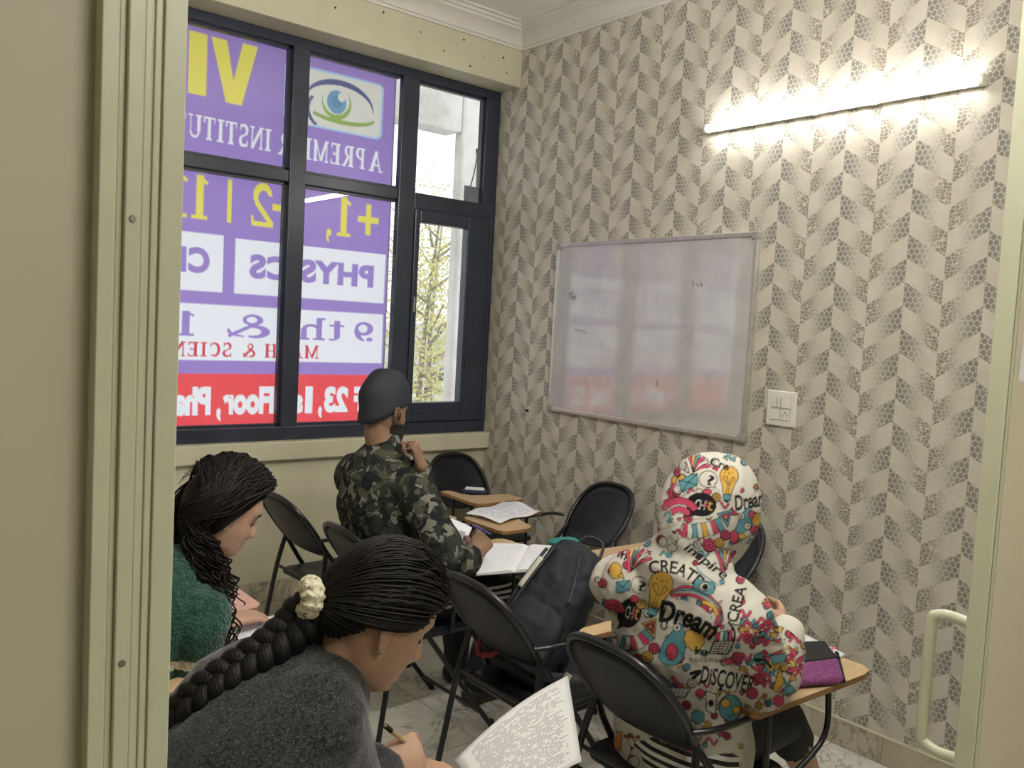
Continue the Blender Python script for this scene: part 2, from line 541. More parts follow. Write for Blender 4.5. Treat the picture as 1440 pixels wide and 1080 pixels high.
# ------------------------------------------------------------------ flat print: shapes drawn into a fine grid of coloured vertices
class Canvas:
    def __init__(s, u0, v0, u1, v1, cell, bg, ss=2):
        s.u0, s.v0, s.cell, s.ss = u0, v0, cell, ss
        s.nx = int(round((u1 - u0) / cell)) + 1; s.ny = int(round((v1 - v0) / cell)) + 1
        s.W = s.nx * ss; s.H = s.ny * ss; s.d = cell / ss
        s.a = np.empty((s.H, s.W, 3), np.float32); s.a[:] = bg
        s.k = np.zeros((s.H, s.W), bool)

    def win(s, u0, v0, u1, v1):
        o = (s.ss - 1) / 2 * s.d
        i0 = max(0, int((u0 - s.u0 + o) / s.d) - 1); i1 = min(s.W, int((u1 - s.u0 + o) / s.d) + 3)
        j0 = max(0, int((v0 - s.v0 + o) / s.d) - 1); j1 = min(s.H, int((v1 - s.v0 + o) / s.d) + 3)
        if i1 <= i0 or j1 <= j0: return None
        U = s.u0 - o + np.arange(i0, i1) * s.d; Vv = s.v0 - o + np.arange(j0, j1) * s.d
        return (slice(j0, j1), slice(i0, i1)), U[None, :], Vv[:, None]

    def put(s, sl, m, c):
        s.a[sl][m] = c; s.k[sl][m] = True

    def poly(s, pts, c):
        p = np.array(pts, float); w = s.win(p[:, 0].min(), p[:, 1].min(), p[:, 0].max(), p[:, 1].max())
        if w is None: return s
        sl, U, W = w; ins = np.zeros((W.shape[0], U.shape[1]), bool)
        q = np.roll(p, -1, 0)
        for (x0, y0), (x1, y1) in zip(p, q):
            if y0 == y1: continue
            ins ^= ((y0 > W) != (y1 > W)) & (U < (x1 - x0) * (W - y0) / (y1 - y0) + x0)
        s.put(sl, ins, c); return s

    def rect(s, u0, v0, u1, v1, c): return s.poly([(u0, v0), (u1, v0), (u1, v1), (u0, v1)], c)

    def ell(s, cu, cv, ru, rv, c, rot=0, n=28):
        ca, sa = math.cos(rot), math.sin(rot)
        return s.poly([(cu + ru * math.cos(t) * ca - rv * math.sin(t) * sa, cv + ru * math.cos(t) * sa + rv * math.sin(t) * ca) for t in (2 * PI * i / n for i in range(n))], c)

    def line(s, pts, wd, c, closed=False):
        p = [tuple(q) for q in pts]
        if closed: p.append(p[0])
        wl = wd if isinstance(wd, (list, tuple)) else None
        for i in range(len(p) - 1):
            (x0, y0), (x1, y1) = p[i], p[i + 1]; r = (wl[i] if wl else wd) / 2
            w = s.win(min(x0, x1) - r, min(y0, y1) - r, max(x0, x1) + r, max(y0, y1) + r)
            if w is None: continue
            sl, U, W = w; dx, dy = x1 - x0, y1 - y0; L = dx * dx + dy * dy + 1e-12
            t = np.clip(((U - x0) * dx + (W - y0) * dy) / L, 0, 1)
            s.put(sl, (U - x0 - t * dx) ** 2 + (W - y0 - t * dy) ** 2 <= r * r, c)
        return s

    def tris(s, T, c):
        for t in T:
            w = s.win(t[:, 0].min(), t[:, 1].min(), t[:, 0].max(), t[:, 1].max())
            if w is None: continue
            sl, U, W = w; (ax, ay), (bx, by), (cx, cy) = t
            e0 = (bx - ax) * (W - ay) - (by - ay) * (U - ax); e1 = (cx - bx) * (W - by) - (cy - by) * (U - bx); e2 = (ax - cx) * (W - cy) - (ay - cy) * (U - cx)
            s.put(sl, ((e0 >= 0) & (e1 >= 0) & (e2 >= 0)) | ((e0 <= 0) & (e1 <= 0) & (e2 <= 0)), c)
        return s

    def text(s, body, u0, v0, u1, v1, c, bold=.0, shear=0, space=1.0, warp=None):
        T = glyphs(body, bold, shear, space).copy()
        lo = T.reshape(-1, 2).min(0); hi = T.reshape(-1, 2).max(0)
        T = (T - lo) / (hi - lo) * np.array([u1 - u0, v1 - v0]) + np.array([u0, v0])
        if warp is not None: T = np.array([[warp(*q) for q in t] for t in T])
        return s.tris(T, c)

    def serif(s, body, u0, v0, v1, wid, c, gap=.12):
        """draw with the slab-serif strokes below; wid = total width"""
        adv = [SERIF[ch][0] for ch in body]; tot = sum(adv) + gap * (len(body) - 1)
        h = v1 - v0; k = wid / tot; x = u0
        for ch, a in zip(body, adv):
            for st in SERIF[ch][1]:
                if st[0] == 'L':
                    _, ax, ay, bx, by, w = st
                    A = V((ax * k, ay * h)); B = V((bx * k, by * h)); d = (B - A).normalized(); nn = V((-d.y, d.x)) * w * (k if abs(d.y) > .5 else h) / 2
                    s.poly([(x + q.x, v0 + q.y) for q in (A + nn, B + nn, B - nn, A - nn)], c)
                else:
                    _, cx, cy, rx, ry, a0, a1, w0, w1 = st
                    out, inn = [], []
                    for i in range(17):
                        t = i / 16; an = math.radians(a0 + (a1 - a0) * t); w = (w0 + (w1 - w0) * math.sin(PI * t)) / 2
                        out.append((x + (cx + (rx + w) * math.cos(an)) * k, v0 + (cy + (ry + w) * math.sin(an)) * h)); inn.append((x + (cx + (rx - w) * math.cos(an)) * k, v0 + (cy + (ry - w) * math.sin(an)) * h))
                    s.poly(out + inn[::-1], c)
            x += (a + gap) * k
        return s

    def result(s):
        a = s.a.reshape(s.ny, s.ss, s.nx, s.ss, 3).mean((1, 3)); k = s.k.reshape(s.ny, s.ss, s.nx, s.ss).mean((1, 3))
        return a, k


_gl = {}


def glyphs(body, bold, shear, space):
    key = (body, bold, shear, space)
    if key in _gl: return _gl[key]
    cu = bpy.data.curves.new('t', 'FONT'); cu.body = body; cu.offset = bold; cu.shear = shear; cu.space_character = space; cu.resolution_u = 4
    ob = bpy.data.objects.new('t', cu); COL.objects.link(ob)
    dg = bpy.context.evaluated_depsgraph_get(); dg.update()
    me = bpy.data.meshes.new_from_object(ob.evaluated_get(dg)); me.calc_loop_triangles()
    vs = np.array([v.co[:2] for v in me.vertices]); T = np.array([[vs[i] for i in t.vertices] for t in me.loop_triangles])
    bpy.data.objects.remove(ob); bpy.data.curves.remove(cu); bpy.data.meshes.remove(me)
    _gl[key] = T
    return T


tk, tn, sb = .19, .085, .08
st = lambda x, y, l=.3: ('L', x - l / 2, y, x + l / 2, y, sb)
lo, hi_ = sb / 2, 1 - sb / 2
SERIF = {
    ' ': (.35, []),
    'A': (.85, [('L', .15, 0, .42, 1, tn), ('L', .40, 1, .72, 0, tk), ('L', .22, .33, .6, .33, tn), st(.13, lo, .26), st(.72, lo, .3)]),
    'P': (.68, [('L', .18, 0, .18, 1, tk), st(.18, lo, .36), st(.14, hi_, .28), ('L', .18, hi_, .36, hi_, sb), ('L', .18, .47, .36, .47, sb), ('A', .36, .735, .2, .23, -90, 90, .07, .17)]),
    'R': (.8, [('L', .18, 0, .18, 1, tk), st(.18, lo, .36), st(.14, hi_, .28), ('L', .18, hi_, .36, hi_, sb), ('L', .18, .5, .36, .5, sb), ('A', .36, .74, .19, .22, -90, 90, .07, .17), ('L', .36, .5, .66, 0, .16), st(.7, lo, .2)]),
    'E': (.68, [('L', .18, 0, .18, 1, tk), ('L', 0, lo, .62, lo, sb), ('L', 0, hi_, .6, hi_, sb), ('L', .18, .5, .48, .5, sb), ('L', .59, 0, .62, .24, .07), ('L', .58, 1, .58, .78, .07), ('L', .47, .4, .47, .6, .06)]),
    'M': (1.0, [('L', .12, 0, .12, 1, .08), ('L', .14, 1, .5, .05, .17), ('L', .5, .05, .86, 1, .08), ('L', .86, 0, .86, 1, tk), st(.12, lo, .26), st(.86, lo, .28), st(.1, hi_, .2), st(.88, hi_, .22)]),
    'I': (.4, [('L', .2, 0, .2, 1, tk), st(.2, lo, .4), st(.2, hi_, .4)]),
    'N': (.85, [('L', .13, 0, .13, 1, .08), ('L', .13, 1, .72, 0, .17), ('L', .72, 0, .72, 1, .08), st(.13, lo, .26), st(.08, hi_, .18), st(.72, hi_, .26)]),
    'S': (.6, [('A', .29, .74, .2, .22, 30, 270, .07, .17), ('A', .29, .26, .22, .22, -150, 90, .07, .17), ('L', .5, .72, .5, 1, .06), ('L', .06, 0, .06, .3, .06)]),
    'T': (.72, [('L', .36, 0, .36, 1, tk), ('L', .02, hi_, .7, hi_, sb), st(.36, lo, .36), ('L', .05, 1, .05, .74, .07), ('L', .67, 1, .67, .74, .07)]),
    'U': (.82, [('L', .16, .28, .16, 1, tk), ('A', .4, .28, .24, .24, 180, 360, .1, .1), ('L', .64, .28, .64, 1, .08), st(.16, hi_, .34), st(.66, hi_, .26)]),
    'H': (.85, [('L', .18, 0, .18, 1, tk), ('L', .67, 0, .67, 1, tk), ('L', .18, .5, .67, .5, sb), st(.18, lo, .34), st(.67, lo, .34), st(.18, hi_, .34), st(.67, hi_, .34)]),
    'C': (.72, [('A', .38, .5, .28, .45, 45, 315, .06, .18), ('L', .62, .68, .62, 1, .06)]),
    '1': (.45, [('L', .22, 0, .22, 1, .19), st(.22, lo, .42), ('L', .02, .82, .24, .97, .09)]),
    '2': (.66, [('A', .32, .70, .21, .25, -35, 170, .10, .18), ('L', .5, .56, .06, .06, .14), ('L', .03, .06, .62, .06, .12), ('L', .6, 0, .62, .24, .07)]),
    '+': (.62, [('L', .31, .1, .31, .9, .15), ('L', 0, .5, .62, .5, .15)]),
    ',': (.28, [('A', .1, .06, .04, .045, 0, 360, .09, .09), ('A', .04, -.03, .11, .16, -70, 40, .03, .08)]),
    '|': (.3, [('L', .15, 0, .15, 1, .12)]),
    '&': (.95, [('A', .34, .76, .15, .19, 0, 360, .07, .12), ('A', .3, .26, .22, .22, 60, 300, .08, .17), ('L', .22, .66, .78, .04, .15), ('A', .42, .3, .36, .26, -80, 10, .06, .08)]),
    '9': (.62, [('A', .3, .66, .2, .28, 0, 360, .08, .17), ('A', .22, .62, .28, .58, -80, 20, .06, .16), ('A', .12, .12, .05, .05, 0, 360, .1, .1)]),
    't': (.46, [('L', .2, .1, .2, .92, .16), ('L', 0, .68, .42, .68, sb), ('A', .31, .12, .1, .09, 180, 330, .1, .07)]),
    'h': (.72, [('L', .16, 0, .16, 1, .16), ('L', .56, 0, .56, .5, .16), ('A', .37, .45, .19, .2, 0, 170, .1, .12), st(.16, lo, .32), st(.56, lo, .3), st(.1, hi_, .2)]),
    '0': (.64, [('A', .31, .5, .21, .43, 0, 360, .1, .1)]),
}


def print_mesh(name, cv, place, keep_all=True, thr=.02, max_edge=.03):
    """grid mesh from a canvas; place(u, v) -> point or None; colours in the vertex attribute 'print'"""
    a, k = cv.result()
    ny, nx = k.shape
    idx = -np.ones((ny, nx), int); vs = []; cs = []
    if keep_all: need = np.ones((ny, nx), bool)
    else:
        need = k > thr; n2 = need.copy()
        n2[1:] |= need[:-1]; n2[:-1] |= need[1:]; n2[:, 1:] |= need[:, :-1]; n2[:, :-1] |= need[:, 1:]; need = n2
    for j in range(ny):
        for i in range(nx):
            if not need[j, i]: continue
            p = place(cv.u0 + i * cv.cell, cv.v0 + j * cv.cell)
            if p is None: continue
            idx[j, i] = len(vs); vs.append(p); cs.append(a[j, i])
    A, B, Cc, D = idx[:-1, :-1], idx[:-1, 1:], idx[1:, 1:], idx[1:, :-1]
    ok = (A >= 0) & (B >= 0) & (Cc >= 0) & (D >= 0)
    fs = np.stack([A[ok], B[ok], Cc[ok], D[ok]], 1)
    if not keep_all:
        P = np.array([tuple(q) for q in vs]); e = np.max([np.linalg.norm(P[fs[:, i]] - P[fs[:, (i + 1) % 4]], axis=1) for i in range(4)], 0)
        fs = fs[e < max_edge]
    me = bpy.data.meshes.new(name); me.from_pydata([tuple(q) for q in vs], [], fs.tolist())
    at_ = me.color_attributes.new('print', 'FLOAT_COLOR', 'POINT')
    buf = np.ones((len(vs), 4), np.float32); buf[:, :3] = np.array(cs)
    at_.data.foreach_set('color', buf.ravel())
    return me


def print_mat(name, rough=.6, translucent=0.0, spec=.3, bump=None):
    m = NM(name, rough, spec)
    n = m.N.new('ShaderNodeAttribute'); n.attribute_name = 'print'
    m.color(n.outputs['Color'])
    if bump: m.bump(m.noise(bump[0], 3), bump[1], bump[2])
    if translucent:
        t = m.N.new('ShaderNodeBsdfTranslucent'); m.L.new(n.outputs['Color'], t.inputs[0])
        mx = m.N.new('ShaderNodeMixShader'); mx.inputs[0].default_value = translucent
        m.L.new(m.b.outputs[0], mx.inputs[1]); m.L.new(t.outputs[0], mx.inputs[2]); m.L.new(mx.outputs[0], m.out.inputs[0])
    return m.mat


# ------------------------------------------------------------------ window
def glass_mat():
    m = NM('window_glass', .02)
    tr = m.N.new('ShaderNodeBsdfTransparent'); tr.inputs[0].default_value = (.96, .97, .97, 1)
    gl = m.N.new('ShaderNodeBsdfGlossy'); gl.inputs['Roughness'].default_value = .01
    lw = m.N.new('ShaderNodeLayerWeight'); lw.inputs[0].default_value = .5
    fr = Ex(m.nt, lw.outputs['Facing']).pow(5.0) * .9 + .035
    mx = m.N.new('ShaderNodeMixShader'); m.L.new(fr.v, mx.inputs[0]); m.L.new(tr.outputs[0], mx.inputs[1]); m.L.new(gl.outputs[0], mx.inputs[2]); m.L.new(mx.outputs[0], m.out.inputs[0])
    return m.mat


M_glass = glass_mat()
win = struct(empty('window_1', (-1.3, 0, .957)))
wf = lambda lo, hi, nm='frame_bar', par=win, bev=.004: MB().box(lo, hi).build(nm, M_frame, par, bevel=bev)
Y0, Y1 = .004, .085
wf((WX0, Y0, 2.945), (0, Y1, 3.0)); wf((WX0, Y0, .957), (0, Y1, 1.028))
wf((WX0, Y0, 1.028), (WX0 + .06, Y1, 2.945)); wf((-.10, Y0, 2.322), (-.0, Y1, 2.945)); wf((-.03, Y0, 1.028), (0, Y1, 2.322))
wf((-1.327, Y0 - .004, 1.028), (-1.239, Y1, 2.945), 'mullion'); wf((-1.98, Y0 - .004, 1.028), (-1.90, Y1, 2.945), 'mullion'); wf((-.684, Y0 - .004, 1.028), (-.577, .042, 2.945), 'mullion')
for a, c in ((WX0 + .06, -1.98), (-1.90, -1.327), (-1.239, -.686)): wf((a, Y0 + .002, 2.272), (c, Y1, 2.332), 'transom')
wf((-.577, Y0, 2.235), (-.03, Y1, 2.325), 'transom')
# glazing beads: slim stepped edge round each fixed pane
for a, c in ((WX0 + .06, -1.98), (-1.90, -1.327), (-1.239, -.686)):
    for z0, z1 in ((1.028, 2.272), (2.332, 2.945)):
        for lo_, hh in (((a, .03, z0), (c, .06, z0 + .014)), ((a, .03, z1 - .014), (c, .06, z1)), ((a, .03, z0), (a + .014, .06, z1)), ((c - .014, .03, z0), (c, .06, z1))):
            if lo_[0] > -.71: continue
            wf(lo_, hh, 'glazing_bead', win, 0)
        MB().box((a, .042, z0), (c, .047, z1)).build('pane', M_glass, win)
MB().box((-.577, .042, 2.325), (-.10, .047, 2.945)).build('pane', M_glass, win)
for lo_, hh in (((-.577, .03, 2.93), (-.10, .06, 2.945)), ((-.112, .03, 2.325), (-.10, .06, 2.945))): wf(lo_, hh, 'glazing_bead', win, 0)
MB().box((-.215, .036, 2.327), (-.105, .041, 2.42)).build('corner_patch', mat('grey_patch', (.20, .21, .24), .6), win)
# opening sash
sash = empty('sash', (-.3, .02, 1.03)); sash.parent = win; sash.matrix_parent_inverse = parent_world(win).inverted()
for lo_, hh in (((-.577, -.012, 1.03), (-.542, .05, 2.235)), ((-.207, -.012, 1.03), (-.03, .05, 2.235)), ((-.542, -.012, 2.163), (-.207, .05, 2.235)), ((-.542, -.012, 1.03), (-.207, .05, 1.142))):
    wf(lo_, hh, 'sash_bar', sash, .006)
for lo_, hh in (((-.19, -.016, 1.06), (-.182, -.012, 2.2)), ((-.56, -.016, 1.085), (-.05, -.012, 1.092)), ((-.05, -.018, 1.05), (-.042, -.012, 2.2))): wf(lo_, hh, 'sash_ridge', sash, .002)
MB().box((-.542, .012, 1.142), (-.207, .017, 2.163)).build('pane', M_glass, sash)
h = MB(); h.tube([(-.566, -.014, 1.66), (-.566, -.022, 1.66), (-.566, -.024, 1.70), (-.566, -.022, 1.74), (-.566, -.014, 1.74)], .006, 8); h.build('latch', M_greyp, sash, smooth=40)

# ------------------------------------------------------------------ banner hung outside, read from the street
PURP, YEL, WHI, RED, OFF = (.33, .225, .56), (.78, .68, .12), (.80, .80, .84), (.80, .09, .10), (.70, .68, .62)
cv = Canvas(.645, .86, 2.62, 3.10, .0045, PURP)
cv.poly([(a, c) for a, c in rrect(.722, 2.604, 1.305, 2.908, .035)], (.42, .58, .78)); cv.poly(rrect(.734, 2.616, 1.293, 2.896, .028), OFF)
eu, ev = 1.006, 2.757
NAVY, GRN, BLU = (.10, .11, .26), (.30, .42, .12), (.16, .33, .50)
lash = [(.765 + .0, 2.70)]
def arcp(cu, cv_, ru, rv, a0, a1, n=26): return [(cu + ru * math.cos(math.radians(a0 + (a1 - a0) * i / n)), cv_ + rv * math.sin(math.radians(a0 + (a1 - a0) * i / n))) for i in range(n + 1)]
top_o = arcp(.985, 2.742, .205, .135, 195, 0); top_i = arcp(.985, 2.738, .20, .108, 188, 0)
cv.ell(eu, ev - .004, .088, .088, GRN); cv.ell(eu + .004, ev + .012, .079, .079, OFF)
cv.poly([(2 * .985 - a + .0, c) for a, c in top_o] + [(2 * .985 - a, c) for a, c in top_i][::-1], NAVY)
cv.ell(eu, ev, .058, .062, BLU); cv.ell(eu, ev, .03, .033, (.12, .26, .40)); cv.ell(eu - .028, ev + .03, .022, .024, OFF)
cv.poly(arcp(.97, 2.70, .20, .055, 185, 330) + arcp(.97, 2.708, .19, .04, 330, 185), GRN)
cv.poly(arcp(1.07, 2.70, .11, .10, 40, -60, 14) + arcp(1.06, 2.70, .10, .09, -60, 40, 14), NAVY)
cv.rect(1.255, 2.63, 1.262, 2.87, (.62, .35, .33))
cv.poly([(1.452, 2.938), (1.53, 2.938), (1.573, 2.745), (1.61, 2.932), (1.688, 2.932), (1.608, 2.632), (1.528, 2.632)], YEL)
cv.rect(1.707, 2.64, 1.795, 2.934, YEL); cv.text('SION', 1.84, 2.64, 2.55, 2.934, YEL, .03)
cv.serif('A', .708, 2.425, 2.538, .085, WHI); cv.serif('PREMIER', .82, 2.428, 2.541, .505, WHI); cv.serif('INSTITUTE', 1.365, 2.435, 2.545, .56, WHI)
for t, u0, wd in (('+', .722, .13), ('1', .895, .085), (',', 1.005, .05), ('+', 1.215, .13), ('2', 1.335, .125), ('|', 1.545, .055), ('1', 1.68, .085), ('1', 1.78, .085), ('+', 1.92, .13), ('1', 2.07, .085), ('2', 2.18, .125)):
    cv.serif(t, u0, 2.048, 2.262, wd, YEL)
cv.rect(.662, 1.697, 1.536, 1.973, WHI); cv.text('PHYSICS', .735, 1.779, 1.460, 1.905, PURP, .055, 0, 1.1)
cv.rect(1.596, 1.697, 2.62, 1.980, WHI); cv.text('CHEMISTRY', 1.664, 1.783, 2.50, 1.911, PURP, .055, 0, 1.1)
cv.rect(.662, 1.356, 2.60, 1.634, WHI)
for t, u0, wd in (('9', .72, .135), ('t', .905, .10), ('h', 1.02, .16), ('&', 1.335, .27), ('1', 1.73, .09), ('0', 1.85, .15), ('t', 2.03, .10), ('h', 2.15, .16)):
    cv.serif(t, u0, 1.475, 1.595 if t in 'h&t10' else 1.585, wd, PURP)
cv.serif('MATH & SCIENCE', 1.054, 1.374, 1.445, .92, (.62, .05, .08), .14)
cv.rect(.55, .80, 2.7, 1.288, RED)
for t, u0, u1, v0 in (('SCF', .655, .832, 1.076), ('23', .868, 1.012, 1.076), (',', 1.024, 1.046, 1.045), ('1', 1.082, 1.125, 1.076), ('st', 1.138, 1.245, 1.076), ('Floor', 1.302, 1.575, 1.076), (',', 1.585, 1.607, 1.045), ('Phase', 1.637, 1.94, 1.076), ('5', 1.99, 2.06, 1.076)):
    cv.text(t, u0, v0, u1, {',': 1.112, 'st': 1.205}.get(t, 1.222), WHI, .055)


def banner_pt(u, v):
    return V((-u, .150 + .004 * math.sin(u * 5 + 1.2) + .003 * math.sin(v * 7 + u * 3), v))


me = print_mesh('banner', cv, banner_pt)
bn = finish('banner', me, print_mat('printed_flex_banner', .5, .82, .2, bump=(60, .15, .002)), smooth=180)
tag(bn, 'purple and red printed banner hanging outside the window, lettering reversed', 'banner')
ws = MB(); ws.tube([(-.645, .147, .9), (-.645, .150, 3.08)], .004, 6); ws.build('hem_rope', M_white, bn, smooth=60)

# ------------------------------------------------------------------ outside
M_conc = NM('weathered_white_concrete', .85); cn = M_conc.noise(3, 6, .7); M_conc.color(M_conc.mix(cn.step(.4, .75), (.72, .70, .66), (.52, .49, .43))); M_conc.bump(M_conc.noise(25, 4), .3, .01); M_conc = M_conc.mat
M_road = mat('pale_asphalt', (.42, .42, .41), .9, var=.15, vs=1)
M_bark = mat('grey_bark', (.30, .27, .22), .9, var=.3, vs=6)
struct(MB().box((-80, .5, -3.4), (120, 150, -3.3)).build('ground', M_road))
col_o = MB().box((.365, .90, -3.3), (.95, 1.0, 4.6)).build('concrete_column', M_conc, bevel=.02); tag(col_o, 'white concrete column outside the opening sash', 'column')
crack = MB(); cp = [(.50, .897, 2.86), (.502, .897, 2.80), (.485, .897, 2.70), (.46, .897, 2.60), (.44, .897, 2.48)]; crack.tube(cp, [.010, .004, .003, .003, .002], 6); crack.build('crack', M_dark, col_o)
lint = MB().box((-3.2, .905, 2.95), (.365, 1.10, 3.8)).build('concrete_lintel', M_conc, bevel=.02); tag(lint, 'stained concrete lintel beam joining the column outside', 'beam')


def leaf_mat(name, c):
    m = NM(name, .6); m.color(m.mix(m.noise(2.5, 3).step(.3, .7), c, tuple(q * .6 for q in c)))
    t = m.N.new('ShaderNodeBsdfTranslucent'); t.inputs[0].default_value = (*c, 1)
    mx = m.N.new('ShaderNodeMixShader'); mx.inputs[0].default_value = .5
    m.L.new(m.b.outputs[0], mx.inputs[1]); m.L.new(t.outputs[0], mx.inputs[2]); m.L.new(mx.outputs[0], m.out.inputs[0])
    return m.mat


def tree(x, y, h, spread, c, n, label, seed):
    rn = random.Random(seed)
    root = empty('tree', (x, y, -3.3)); tag(root, label, 'tree')
    t = MB(); tr = [(x, y, -3.3), (x + .06, y, -3.3 + h * .3), (x - .05, y + .1, -3.3 + h * .6), (x + .1, y, -3.3 + h)]
    t.tube(bez(tr, 5), [.10 - .085 * i / 15 for i in range(16)], 8)
    tips = []
    for k in range(22):
        f = .25 + .72 * k / 22; z = -3.3 + h * f; a = rn.uniform(0, 2 * PI); L = spread * (1.05 - .5 * f) * rn.uniform(.6, 1)
        p0 = V((x, y, z)); p1 = p0 + V((math.cos(a) * L * .5, math.sin(a) * L * .5, L * .35)); p2 = p0 + V((math.cos(a) * L, math.sin(a) * L, L * .8))
        t.tube(bez([p0, p1, p2], 4), [.03 - .0028 * i for i in range(9)], 5); tips += [p1, p2, (p1 + p2) / 2]
    t.build('trunk', M_bark, root, smooth=60)
    lf = MB()
    for k in range(n):
        p = rn.choice(tips) + V((rn.gauss(0, .32), rn.gauss(0, .32), rn.gauss(0, .35)))
        d = V((rn.gauss(0, 1), rn.gauss(0, 1), rn.gauss(0, .6))).normalized(); s = d.orthogonal().normalized(); L = rn.uniform(.05, .10)
        lf.add([p, p + d * L * .5 + s * L * .32, p + d * L, p + d * L * .5 - s * L * .32], [(0, 1, 2, 3)])
    o = lf.build('foliage', leaf_mat('leaf', c), root); o['kind'] = 'stuff'
    return root


tree(3.7, 6.2, 6.4, .8, (.74, .70, .34), 3800, 'young tree with yellow green leaves beyond the window', 3)
tree(7.2, 11.2, 7.4, 1.5, (.76, .70, .36), 4200, 'broader tree with thin yellow leaves behind the young one', 4)
tree(11.0, 18.5, 8.5, 2.4, (.62, .66, .36), 5000, 'greener leafy tree standing behind the yellow trees', 5)


def car(x, y, rz, c, label):
    root = empty('car', (x, y, -3.3), rz, True); tag(root, label, 'car', 'cars parked in the street')
    body = MB(); sec = []
    prof = [(-2.1, .45, .62), (-2.05, .35, .85), (-1.3, .3, .92), (-.2, .3, .95), (1.0, .3, .93), (1.9, .32, .86), (2.1, .42, .65)]
    for px, z0, z1 in prof:
        sec.append([V((px, -.85, z0)), V((px, .85, z0)), V((px, .88, (z0 + z1) / 2)), V((px, .78, z1)), V((px, -.78, z1)), V((px, -.88, (z0 + z1) / 2))])
    body.loft(sec); body.build('body', mat('car_paint', c, .25, coat=.6), root, smooth=50, recalc=True)
    gl = MB(); gl.loft([[V((px, -w, z0)), V((px, w, z0)), V((px, w * .82, z1)), V((px, -w * .82, z1))] for px, w, z0, z1 in ((-1.75, .74, .9, .93), (-1.2, .74, .9, 1.36), (.2, .74, .9, 1.42), (1.1, .74, .9, .95))])
    gl.build('cabin_glass', mat('car_glass', (.03, .04, .05), .1), root, recalc=True)
    rf = MB(); rf.box((-1.15, -.6, 1.36), (.2, .6, 1.44)); rf.build('roof', mat('car_roof', c, .25), root, bevel=.03)
    for wx in (-1.35, 1.35):
        for sy in (-.86, .86):
            w = MB(); w.tube([(wx, sy - .09, .32), (wx, sy + .09, .32)], .32, 18); w.build('wheel', M_dark, root, smooth=40)


car(25.0, 40, .9, (.75, .76, .78), 'white car parked in the street below the window'); car(32.0, 47, .9, (.6, .62, .65), 'silver car parked behind the white car')
ob = MB().box((-20, 95, -3.3), (110, 105, 1.5)).build('far_building', M_conc); tag(ob, 'pale low building far across the street', 'building')

# ------------------------------------------------------------------ lamp, board, switches on the papered wall
def emis(name, c, s):
    m = NM(name); e = m.N.new('ShaderNodeEmission'); e.inputs[0].default_value = (*c, 1); e.inputs[1].default_value = s; m.L.new(e.outputs[0], m.out.inputs[0]); return m.mat


def batten(loc, rz, label, power, wires=True):
    """tube batten of 1.2 m along local y, wall behind at local +x"""
    r = empty('tube_light', loc, rz, True); tag(r, label, 'lamp')
    MB().box((-.024, -.60, -.019), (-.002, .60, .017)).build('housing', M_white, r, bevel=.003)
    d = MB(); d.loft([[V((-.024 - .018 * math.sin(a), y, .0165 * math.cos(a))) for a in (PI * i / 10 for i in range(11))] + [V((-.022, y, -.0165)), V((-.022, y, .0165))] for y in (-.592, .592)])
    d.build('diffuser', emis('led_diffuser', (1.0, .97, .90), power), r, smooth=40, recalc=True)
    for s in (-1, 1): MB().box((-.040, s * .592 - .004 if s > 0 else -.605, -.0195), (-.002, .605 if s > 0 else -.588, .0185)).build('end_cap', M_white, r, bevel=.002)
    for yy in (-.2, .05): MB().box((-.03, yy - .01, -.024), (0, yy + .01, -.018)).build('clip', M_alu, r)
    if wires:
        w = MB(); w.tube(bez([(-.004, .17, .012), (-.016, .14, .030), (-.024, .09, .045), (-.018, .045, .040), (-.006, .05, .02), (-.004, .06, .012)], 8), .0016, 6); w.build('wire', mat('yellow_wire', (.55, .52, .12), .5), r, smooth=60)
        w = MB(); w.tube(bez([(-.004, .16, .014), (-.012, .15, .034), (-.01, .11, .040), (-.018, .08, .028), (-.004, .10, .012)], 8), .0016, 6); w.build('wire', M_white, r, smooth=60)
    return r


batten((0, -2.168, 2.553), 0, 'glowing white tube light on the patterned wall', TUBE_POWER)
batten((-1.9, YF, 2.72), -PI / 2, 'unseen tube light added above the doorway to brighten the classroom', DOOR_FILL_POWER, False)  # added fill: out-of-view tube that evens out the room light
batten((-2.1, -5.6, 2.75), -PI / 2, 'unseen tube light added on the corridor wall to brighten the doorway', CORRIDOR_FILL_POWER, False)  # added fill: out-of-view tube that lifts the jamb and door leaf

wbm = NM('glossy_whiteboard', .22, .5)
sm = wbm.noise(6, 5, .65, .6)
wbm.color(wbm.mix(sm.step(.35, .7), (.56, .56, .56), (.63, .63, .625)))
wbm.b.inputs['Coat Weight'].default_value = 1.0; wbm.b.inputs['Coat IOR'].default_value = 2.9; wbm.b.inputs['Coat Roughness'].default_value = .05
bn_ = wbm.N.new('ShaderNodeBump'); bn_.inputs['Strength'].default_value = .10; bn_.inputs['Distance'].default_value = .004
wbm.L.new(wbm.noise(5, 3, .5).v, bn_.inputs['Height']); wbm.L.new(bn_.outputs[0], wbm.b.inputs['Coat Normal'])
gl_ = wbm.N.new('ShaderNodeBsdfGlossy'); gl_.inputs['Roughness'].default_value = .07; wbm.L.new(bn_.outputs[0], gl_.inputs['Normal'])
fr_ = wbm.N.new('ShaderNodeFresnel'); fr_.inputs[0].default_value = 2.3; mx_ = wbm.N.new('ShaderNodeMixShader')
wbm.b.inputs['Coat Weight'].default_value = 0.0
wbm.L.new(fr_.outputs[0], mx_.inputs[0]); wbm.L.new(wbm.b.outputs[0], mx_.inputs[1]); wbm.L.new(gl_.outputs[0], mx_.inputs[2]); wbm.L.new(mx_.outputs[0], wbm.out.inputs[0])
